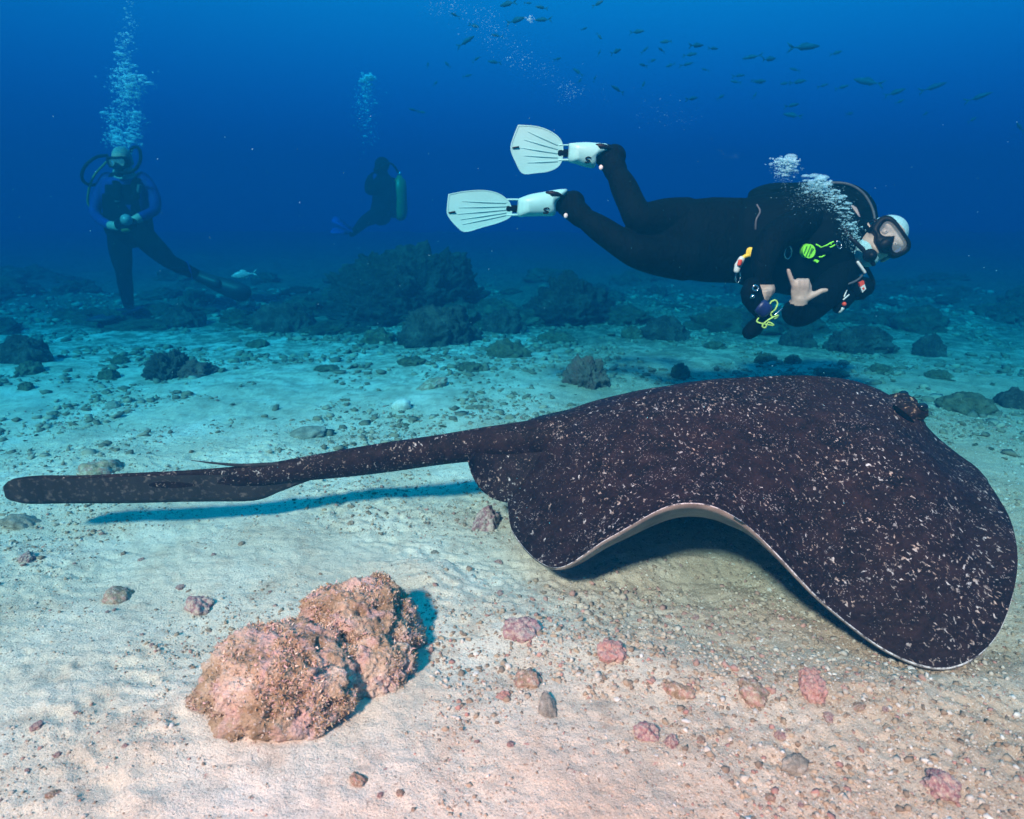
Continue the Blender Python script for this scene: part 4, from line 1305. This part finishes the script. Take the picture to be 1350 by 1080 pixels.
g = Geo(); g.tube([P(1022, 415, 2.545), P(1031, 407, 2.55)], [.0030], zr, 6); g.build("pin", STEEL, tor)

# ------------------------------------------------------------------ diver with blue sleeves, standing on one leg
d2 = empty("scuba_diver", G(172, 415))
tag(d2, "scuba diver with bright blue sleeves standing on the rubble, bubbles rising from the head", "person")
Y2 = 6.3
p2 = lambda x, y, dY=0.0: P(x, y, Y2 + dY)
g = Geo()
g.tube([p2(163, 240), p2(164, 232), p2(164, 226), p2(163, 262), ][1:3], [.07, .06], zr, 14)
g.tube([p2(172, 308), p2(170, 296), p2(168, 276), p2(166, 256), p2(165, 240), p2(164, 232)], [(.20, .13), (.19, .13), (.185, .14), (.21, .14), (.19, .12), (.10, .09)], (1, 0, 0), 24)
h2 = p2(161.5, 213, -.06)
L2 = head_geo(g, h2, Vector((-.03, -.15, 1)), Vector((.05, -1, -.35)), 1.02)
g.tube([h2 + Vector((0, .03, -.05)), p2(164, 234)], [.06, .065], zr, 14)
for pts_ in (
    [(142, 236, .0, .064), (135, 248, -.02, .058), (128, 267, -.06, .052), (125, 281, -.10, .046), (132, 290, -.22, .042), (142, 296, -.32, .040), (150, 298, -.36, .034)],
    [(188, 236, .0, .064), (197, 247, -.02, .058), (204, 263, -.06, .052), (204, 276, -.12, .046), (196, 282, -.24, .042), (184, 287, -.34, .040), (176, 291, -.37, .034)],
):
    sm = catmull([(*p2(a, b, c_), r_) for a, b, c_, r_ in pts_], 22)
    g.tube([Vector(q_[:3]) for q_ in sm], [float(q_[3]) for q_ in sm], zr, 16)
for (hx, hy, s_) in ((153, 298, 1), (174, 292, -1)):      # hands with fingers closed on the camera
    g.ball(p2(hx, hy, -.37), (.042, .030, .040), None, 3)
    for k in range(4):
        yy = hy - 3.5 + k * 2.6
        g.tube([p2(hx + s_ * 2, yy, -.385), p2(hx + s_ * 7, yy - .5, -.405), p2(hx + s_ * 9.5, yy, -.39)], [.011, .010, .008], zr, 8)
    g.tube([p2(hx, hy - 3, -.37), p2(hx + s_ * 5, hy - 6, -.385)], [.013, .010], zr, 8)
for pts_ in (
    [(158, 306, .0, .105), (158, 325, -.03, .098), (161, 345, -.06, .085), (163, 358, -.07, .068), (165, 375, -.02, .066), (168, 393, .03, .055), (170, 404, .05, .045)],
    [(184, 306, .0, .108), (197, 320, -.03, .100), (212, 334, -.06, .088), (224, 345, -.07, .070), (238, 352, -.02, .066), (252, 359, .04, .054), (264, 364, .08, .046)],
):
    sm = catmull([(*p2(a, b, c_), r_) for a, b, c_, r_ in pts_], 24)
    g.tube([Vector(q_[:3]) for q_ in sm], [float(q_[3]) for q_ in sm], zr, 18)
g.tube([p2(170, 405, .05), p2(171, 412, -.04), p2(171, 413, -.14)], [.045, .042, .036], zr, 12)
g.tube([p2(264, 364, .08), p2(276, 369, .08), p2(286, 373, .06)], [.046, .044, .036], zr, 12)
me = g.remesh(.0085, 4)
hA, hB = np.array(p2(153, 298, -.38)), np.array(p2(174, 292, -.38)); hh = np.array(h2)
zt = p2(160, 292).z
shl, shr = p2(146, 240).x, p2(186, 240).x
paint(me, [
    (lambda c: (c[:, 2] > zt - .02) & ((c[:, 0] < shl) | (c[:, 0] > shr) | (c[:, 2] > p2(160, 244).z)), 1),
    (lambda c: (c[:, 2] > p2(160, 303).z) & (c[:, 1] < Y2 - .12) & (c[:, 2] < p2(160, 270).z), 1),
    (lambda c: (np.linalg.norm(c - hA, axis=1) < .085) | (np.linalg.norm(c - hB, axis=1) < .085), 2),
    (lambda c: np.linalg.norm(c - hh, axis=1) < .155, 3),
    (lambda c: (np.linalg.norm(c - hh, axis=1) < .155) & (c[:, 1] < h2.y - .05) & (c[:, 2] < h2.z + .06), 2),
])
link("body", me, [NEO, BLUELY, SKIN, CREAM], d2)
g = Geo()
g.tube([p2(170, 302, .02), p2(168, 280, .02), p2(166, 258, .02), p2(165, 243, .02)], [(.215, .165), (.205, .165), (.20, .165), (.15, .13)], (1, 0, 0), 24)
bj = link("buoyancy_jacket", g.remesh(.012, 6), NEOB, d2)
for x_ in (154, 178):
    g = Geo(); g.tube(smooth_path([p2(x_ - 6 if x_ < 165 else x_ + 6, 232, .02), p2(x_, 242, -.13), p2(x_ + 1, 262, -.17)], 14), [(.035, .012)], (1, 0, 0), 8); g.build("shoulder_strap", NEOB, bj)
patch("label", [(151, 264), (157, 263.5), (157, 266), (151, 266.5)], Y2 - .165, 0, GREYC, bj, .02)
patch("label", [(181, 243), (184, 244), (182, 255), (179, 254)], Y2 - .165, 0, GREYC, bj, .05)
g = Geo(); g.tube([p2(170, 300, .25), p2(167, 270, .25), p2(165, 240, .24), p2(165, 235, .24)], [.09, .095, .09, .06], (1, 0, 0), 20); g.build("air_tank", TANKG, d2)
# mask, regulator, hoses
g = Geo()
o2 = rounded([L2(r, .112 - 2.6 * r * r, u) for r, u in outer2], 48); i2 = rounded([L2(r, .116 - 2.6 * r * r, u) for r, u in inner2], 48)
g.ring(o2, i2, Vector((0, .05, 0))); mk = g.build("mask", RUBBER, d2)
g = Geo(); g.prism([p_ + Vector((0, .006, 0)) for p_ in i2], Vector((0, .003, 0))); g.build("glass", GLASS, mk)
g = Geo(); g.tube([L2(0, .09, -.082), L2(0, .115, -.085), L2(0, .14, -.088)], [.030, .036, .026], zr, 16); rg = g.build("regulator", RUBBER, d2)
g = Geo(); g.tube(smooth_path([p2(141, 205, .1), p2(128, 207, -.1), p2(114, 217, -.15), p2(108, 230, -.15), p2(111, 240, -.12), p2(122, 244, -.06), p2(136, 240, .0)], 34), [.014], zr, 8); g.build("hose", RUBBER, rg)
g = Geo(); g.tube(smooth_path([p2(164, 236, .24), p2(172, 200, .16), p2(180, 194, .05), p2(185, 201, -.08), p2(184, 215, -.16), p2(174, 226, -.22), L2(0.04, .115, -.088)], 34), [.014], zr, 8); g.build("hose", RUBBER, rg)
g = Geo(); g.tube(smooth_path([p2(140, 214, .12), p2(124, 232, -.06), p2(117, 252, -.08), p2(118, 272, -.05), p2(140, 285, .0)], 28), [.010], zr, 8); g.build("hose", TANKY, rg)
# fins
g = Geo()
ol = [p2(x, y, dY) for x, y, dY in ((272, 361, .05), (290, 365, .05), (316, 373, .05), (330, 380, .05), (330, 392, .05), (318, 398, .05), (296, 390, .05), (276, 380, .05), (268, 372, .05))]
g.prism(rounded(ol, 40), Vector((-.01, .03, 0))); f1_ = g.build("swim_fin", FIND, d2)
g = Geo(); g.tube([p2(262, 364, .08), p2(274, 369, .08), p2(286, 373, .06)], [.058, .060, .052], zr, 14); g.build("foot_pocket", FIND, f1_)
g = Geo(); g.tube([p2(246, 345, .02), p2(250, 354, -.03), p2(253, 366, .02)], [(.012, .008)], zr, 8); g.build("ankle_strap", BLUEFIN, f1_)
g = Geo()
a0 = p2(171, 409, -.10)
ol = [a0 + Vector(q_) for q_ in ((-.08, .10, 0), (.08, .10, 0), (.10, -.20, -.015), (.11, -.45, -.03), (.07, -.52, -.03), (-.07, -.52, -.03), (-.11, -.45, -.03), (-.10, -.20, -.015))]
g.prism(rounded(ol, 36), Vector((0, 0, .02))); g.build("swim_fin", FIND, d2)
# camera in the hands
ch = empty("dive_camera", p2(166, 296, -.40))
tag(ch, "small pale underwater camera held at the waist by the blue-sleeved diver", "camera")
g = Geo(); g.tube([p2(156, 296, -.40), p2(160, 296, -.41), p2(172, 295, -.41), p2(176, 295, -.40)], [(.045, .032), (.060, .040), (.060, .040), (.045, .032)], zr, 14); g.build("housing", NEOB, ch)
g = Geo(); g.tube([p2(166.5, 290, -.44), p2(166.5, 290, -.50)], [.048, .044], zr, 18); g.build("lens_port", GREYL, ch)
g = Geo(); g.tube([p2(163, 303, -.42), p2(170, 302, -.42)], [.022], zr, 10); g.build("grip", TANKY, ch)

# ------------------------------------------------------------------ far diver with yellow tank, seen from the side
d3 = empty("scuba_diver", P(500, 312, 9.6))
tag(d3, "distant shadowy scuba diver hovering upright over the coral mound, yellow tank on the back", "person")
p3 = lambda x, y, dY=0.0: P(x, y, 9.6 + dY)
g = Geo()
g.tube([p3(502, 283), p3(505, 268), p3(507, 250), p3(506, 238), p3(505, 231)], [(.15, .17), (.15, .17), (.16, .21), (.15, .20), (.08, .09)], (1, 0, 0), 20)
L3 = head_geo(g, p3(503, 220), Vector((-.08, 0, 1)), Vector((-1, -.25, -.1)), 1.05)
g.tube([p3(503, 222), p3(505, 234)], [.065, .07], zr, 12)
for dY in (-.17, .17):
    sm = catmull([(*p3(506, 239, dY), .07), (*p3(496, 248, dY * 1.25), .065), (*p3(487, 252, dY), .055), (*p3(485, 243, dY * .6), .045), (*p3(488, 234, dY * .4), .038)], 16)
    g.tube([Vector(q_[:3]) for q_ in sm], [float(q_[3]) for q_ in sm], zr, 12)
    for k in range(4):
        g.tube([p3(488 + k * .8, 233, dY * .4 + k * .015), p3(489 + k * .9, 229, dY * .4 + k * .015), p3(491 + k, 227, dY * .35)], [.012, .011, .009], zr, 6)
    sm = catmull([(*p3(502, 280, dY * .6), .11), (*p3(492, 286, dY * .7), .10), (*p3(481, 292, dY * .7), .08), (*p3(474, 299, dY * .7), .065), (*p3(468, 305, dY * .7), .05)], 18)
    g.tube([Vector(q_[:3]) for q_ in sm], [float(q_[3]) for q_ in sm], zr, 14)
    g.tube([p3(468, 305, dY * .7), p3(464, 309, dY * .7)], [.05, .04], zr, 10)
link("body", g.remesh(.012, 3), NEO, d3)
g = Geo(); g.tube([p3(528, 283, .0), p3(528, 280), p3(527, 250), p3(527, 238), p3(527, 234)], [.085, .095, .095, .085, .04], (1, 0, 0), 20); tk3 = tag(g.build("air_tank", TANKY, d3), "dull yellow tank")
g = Geo(); g.tube([p3(527, 236), p3(527, 229)], [.03], (1, 0, 0), 10); g.build("valve", STEEL, tk3)
g = Geo(); g.tube([p3(519, 282), p3(519, 258), p3(518, 240)], [(.06, .13), (.07, .15), (.06, .13)], (1, 0, 0), 14); g.build("buoyancy_jacket", NEOB, d3)
g = Geo(); g.tube(smooth_path([p3(527, 230), p3(516, 216, -.12), p3(504, 220, -.18), p3(495, 226, -.08)], 20), [.014], zr, 8); g.build("hose", RUBBER, d3)
for (xa, ya, xb, yb, dY) in ((466, 306, 440, 290, -.12), (466, 308, 438, 305, .12)):
    a0, b0_ = p3(xa, ya, dY), p3(xb, yb, dY)
    g = Geo(); W = Vector((0, .11, .03))
    g.prism(rounded([a0 - W * .45, a0 + W * .45, a0.lerp(b0_, .5) + W * .8, b0_ + W, b0_ - W, a0.lerp(b0_, .5) - W * .8], 30), Vector((0.006, 0, .018)))
    g.build("swim_fin", BLUEFIN, d3)

# ------------------------------------------------------------------ bubbles
def bubbles(name, label, blobs, seed):
    """blobs: x, y, Y, spread x px, spread y px, count, r min, r max"""
    r = np.random.default_rng(seed)
    v0, f0 = ICO[2]
    Vs, Fs = [], []; k = 0
    for (x, y, Y_, sx, sy, n_, r0, r1) in blobs:
        for _ in range(int(n_ * 3.2)):
            px = x + r.normal() * sx; py = y + r.normal() * sy
            c = np.array(P(px, py, Y_)) + np.array((0, r.normal() * sx * Y_ / F, 0))
            s = r0 * .66 * (r1 / r0) ** (r.random() ** 2.8)
            sh = np.array((r.uniform(.9, 1.35), r.uniform(.9, 1.35), r.uniform(.55, 1.0)))
            if r.random() < .3: sh[2] *= .6
            Vs.append(v0 * s * sh + c); Fs.append(f0 + k); k += len(v0)
    for (x, y, Y_, sx, sy, n_, r0, r1) in blobs:
        for _ in range(n_ // 14 if r1 > .0065 else 0):
            c = np.array(P(x + r.normal() * sx, y + r.normal() * sy - .4 * sy, Y_)) + np.array((0, r.normal() * sx * Y_ / F, 0))
            v1, f1_ = ICO[3]
            s = r1 * r.uniform(.9, 1.7)
            dome = v1 * np.array((1.25, 1.25, .62)) * s * (1 + .12 * perlin(v1 * 1.7 + r.uniform(0, 50)))[:, None]
            dome[:, 2] = np.where(dome[:, 2] < 0, dome[:, 2] * .35, dome[:, 2])
            Vs.append(dome + c); Fs.append(f1_ + k); k += len(v1)
    o = mesh_obj(name, np.vstack(Vs), np.vstack(Fs), BUBBLE)
    return tag(o, label, kind='stuff')


bubbles("bubble_plume", "silver bubble plume streaming from the swimming diver's regulator", [
    (1124, 318, 2.74, 6, 6, 120, .0015, .006), (1117, 304, 2.75, 7, 7, 150, .0015, .007), (1110, 288, 2.78, 7, 8, 150, .0015, .008),
    (1100, 270, 2.80, 8, 8, 130, .0015, .009), (1088, 258, 2.82, 8, 7, 110, .0015, .009), (1082, 246, 2.84, 6, 5, 110, .002, .011),
    (1068, 246, 2.84, 6, 6, 90, .0015, .009), (1083, 237, 2.85, 3, 2.5, 25, .004, .013), (1074, 268, 2.78, 18, 12, 130, .0010, .0035), (1060, 258, 2.80, 12, 10, 80, .001, .003),
    (1036, 222, 2.88, 7, 5.5, 150, .0018, .008), (1036, 213, 2.88, 7, 3, 45, .004, .012), (1032, 234, 2.88, 5, 6, 40, .001, .004)], 31)
bubbles("bubble_plume", "tall pale bubble column above the blue-sleeved diver", [
    (163, 188, 6.1, 9, 6, 110, .003, .016), (150, 178, 6.15, 6, 7, 70, .003, .016), (172, 172, 6.2, 8, 9, 110, .003, .016), (147, 152, 6.2, 5, 7, 55, .003, .020),
    (180, 155, 6.2, 6, 6, 60, .003, .018), (166, 135, 6.2, 7, 14, 120, .003, .016), (172, 112, 6.2, 10, 9, 190, .003, .020), (160, 96, 6.2, 6, 10, 70, .003, .018),
    (165, 72, 6.2, 6, 10, 50, .003, .018), (166, 52, 6.2, 5, 8, 26, .004, .020), (172, 28, 6.2, 5, 8, 10, .004, .018), (172, 8, 6.2, 3, 5, 6, .004, .016)], 32)
bubbles("bubble_plume", "faint far-off bubble column above the distant diver", [
    (485, 103, 9.4, 4, 3, 40, .006, .040), (485, 115, 9.4, 6, 8, 70, .005, .024), (480, 135, 9.4, 7, 12, 60, .005, .018), (484, 160, 9.4, 8, 16, 60, .005, .016)], 33)
bubbles("bubble_trail", "thin diagonal trail of tiny bubbles high in the open water", [
    (590, 8, 4.6, 16, 8, 45, .0015, .005), (640, 28, 4.6, 18, 10, 55, .0015, .006), (655, 50, 4.5, 14, 10, 35, .0015, .005), (685, 75, 4.4, 10, 8, 40, .0015, .006), (720, 95, 4.3, 10, 8, 26, .0015, .004),
    (750, 120, 4.2, 10, 7, 36, .0015, .006), (790, 112, 4.2, 18, 14, 14, .001, .003), (860, 145, 3.9, 20, 10, 22, .001, .003), (895, 158, 3.7, 12, 6, 14, .001, .0025), (960, 205, 3.4, 8, 4, 8, .001, .003), (699, 25, 4.4, 2.5, 2, 12, .004, .012)], 34)

# ------------------------------------------------------------------ fish
def fish_mesh(name, mat, slim=1.0):
    g_ = Geo()
    st_ = [(-.30, .020, .010), (-.22, .032, .016), (-.10, .085, .040), (.05, .125, .060), (.20, .120, .062), (.32, .085, .048), (.42, .038, .024), (.46, .012, .010)]
    g_.tube([(a, 0, .004 * math.sin(a * 5)) for a, b, c in st_], [(b * slim, c) for a, b, c in st_], (0, 0, 1), 12)
    t_ = .006
    for s_ in (1, -1):
        g_.prism([Vector((-.27, -t_, .0)), Vector((-.40, -t_, s_ * .10)), Vector((-.50, -t_, s_ * .17)), Vector((-.44, -t_, s_ * .06)), Vector((-.38, -t_, 0.0))], Vector((0, 2 * t_, 0)))
    g_.prism([Vector((.18, -t_, .10 * slim)), Vector((.08, -t_, .17 * slim)), Vector((-.06, -t_, .14 * slim)), Vector((-.18, -t_, .05 * slim)), Vector((.0, -t_, .08 * slim))], Vector((0, 2 * t_, 0)))
    g_.prism([Vector((.0, -t_, -.10 * slim)), Vector((-.06, -t_, -.15 * slim)), Vector((-.18, -t_, -.05 * slim)), Vector((-.05, -t_, -.07 * slim))], Vector((0, 2 * t_, 0)))
    o = g_.build(name, mat)
    me_ = o.data; bpy.data.objects.remove(o)
    return me_


FM = [fish_mesh("fish", FISHM, .95), fish_mesh("fish", FISHM, .75)]
FS = [(1145, 108, 36, .25), (1230, 115, 38, .3), (1180, 122, 26, .3), (1290, 128, 30, .3), (1345, 168, 22, .5), (1060, 62, 50, .08), (1102, 70, 14, .2), (992, 75, 26, -.1), (1014, 78, 24, .15),
      (974, 100, 20, .1), (998, 108, 18, -.2), (970, 108, 16, .2), (1002, 107, 20, 0), (1048, 92, 16, .3), (1052, 108, 22, .1), (1044, 139, 26, .2), (1045, 152, 24, .2), (1085, 113, 18, .3), (1186, 134, 14, .4),
      (918, 60, 26, .15), (910, 72, 20, .1), (940, 64, 18, .1), (878, 55, 16, 0), (872, 66, 12, .3), (840, 42, 20, .0), (905, 85, 18, .1), (884, 86, 12, -.2), (850, 66, 12, .6), (812, 68, 18, .4), (790, 70, 10, 1.2),
      (790, 48, 12, -.8), (770, 38, 10, .4), (762, 95, 18, .6), (814, 118, 22, .35), (764, 107, 10, .8), (784, 104, 10, 1.2), (848, 112, 10, 1.1), (912, 130, 22, .2), (950, 128, 14, .5), (995, 126, 12, 1.0),
      (680, 27, 26, .1), (716, 26, 24, .1), (714, 10, 18, .1), (696, 4, 12, 0), (670, 5, 24, 0), (614, 55, 28, .35), (590, 85, 12, .7), (628, 78, 14, .5), (652, 82, 20, .1), (616, 100, 14, .2), (574, 110, 10, .8),
      (600, 20, 14, .3), (625, 34, 16, -.3), (655, 47, 18, .2), (564, 86, 9, 1.3), (545, 145, 14, .2), (556, 148, 12, -.2), (735, 78, 12, .3), (788, 5, 16, .3), (848, 86, 14, .1), (860, 80, 12, .3), (1110, 115, 16, .2), (1120, 150, 14, .2), (1282, 158, 16, .5), (1220, 150, 12, .4), (930, 92, 12, .2), (1035, 110, 14, -.1)]
fr2 = random.Random(4)
for k, (x, y, w, a) in enumerate(FS):
    ln = fr2.uniform(.22, .30) * (1.15 if w > 30 else 1)
    yaw = fr2.uniform(-.7, .7)
    Yd = min(9.2, 2.25 / ((290 - y) / F * 1.03)) * fr2.uniform(.86, 1.0)
    o = bpy.data.objects.new("schooling_fish", FM[k % 2]); sc.collection.objects.link(o)
    flip = fr2.random() < .25
    o.location = P(x, y, Yd)
    ln = w * Yd / F / .98 / max(.6, math.cos(yaw))
    ln *= .86
    o.scale = (ln, ln, ln * (.85 if w > 16 else 1))
    o.rotation_euler = (0, -a, yaw + (math.pi if flip else 0))
    tag(o, "small dark fish schooling in the open blue water overhead", "fish", "school of fish in the open water")
pf = fish_mesh("fish", FISHP, 1.25)
o = bpy.data.objects.new("grey_fish", pf); sc.collection.objects.link(o)
o.location = P(322, 362, 5.9); o.scale = (.23, .23, .21); o.rotation_euler = (0, -.2, .3 + math.pi * 0)
o.rotation_euler = (0, .12, math.pi + .2)
tag(o, "pale grey fish swimming just above the standing diver's outstretched fin", "fish")

# ------------------------------------------------------------------ drifting silt
r = np.random.default_rng(77)
v0, f0 = ICO[1]
Vs, Fs = [], []
for k in range(1100):
    Y_ = r.uniform(1.3, 6.0); c = np.array((r.uniform(-.85, .85) * Y_, Y_, 0))
    c[2] = r.uniform(.05, 1.15) + gz(c[0], c[1])
    Vs.append(v0 * r.uniform(.0004, .0010) + c); Fs.append(f0 + k * len(v0))
tag(mesh_obj("drifting_silt", np.vstack(Vs), np.vstack(Fs), SNOW), "specks of silt drifting in the water", kind='stuff')

# ------------------------------------------------------------------ the water itself: one even volume round everything
XA, XB, YA, YB_, ZA, ZB = -22, 22, -6, 28, -1.4, 3.3
hz = bpy.data.meshes.new("haze")
bm = bmesh.new(); bmesh.ops.create_cube(bm, size=1)
for v_ in bm.verts:
    v_.co = ((XA + XB) / 2 + v_.co.x * (XB - XA), (YA + YB_) / 2 + v_.co.y * (YB_ - YA), (ZA + ZB) / 2 + v_.co.z * (ZB - ZA))
bm.to_mesh(hz); bm.free()
hm = bpy.data.materials.new("sea_water"); hm.use_nodes = True
hn = hm.node_tree.nodes; hn.clear()
ho = hn.new("ShaderNodeOutputMaterial"); pv = hn.new("ShaderNodeVolumePrincipled")
SS = (.0001, .0124, .0275); SA = (.97, .164, .070)
pv.inputs["Density"].default_value = 1.0
pv.inputs["Color"].default_value = (*SS, 1)
pv.inputs["Absorption Color"].default_value = (*[(1 - a / (1 - s)) ** 2 for a, s in zip(SA, SS)], 1)
pv.inputs["Anisotropy"].default_value = .0
hm.node_tree.links.new(pv.outputs[0], ho.inputs["Volume"])
haze = link("haze", hz, hm, None, False)
tag(haze, "blue sea water filling the scene", kind='stuff')
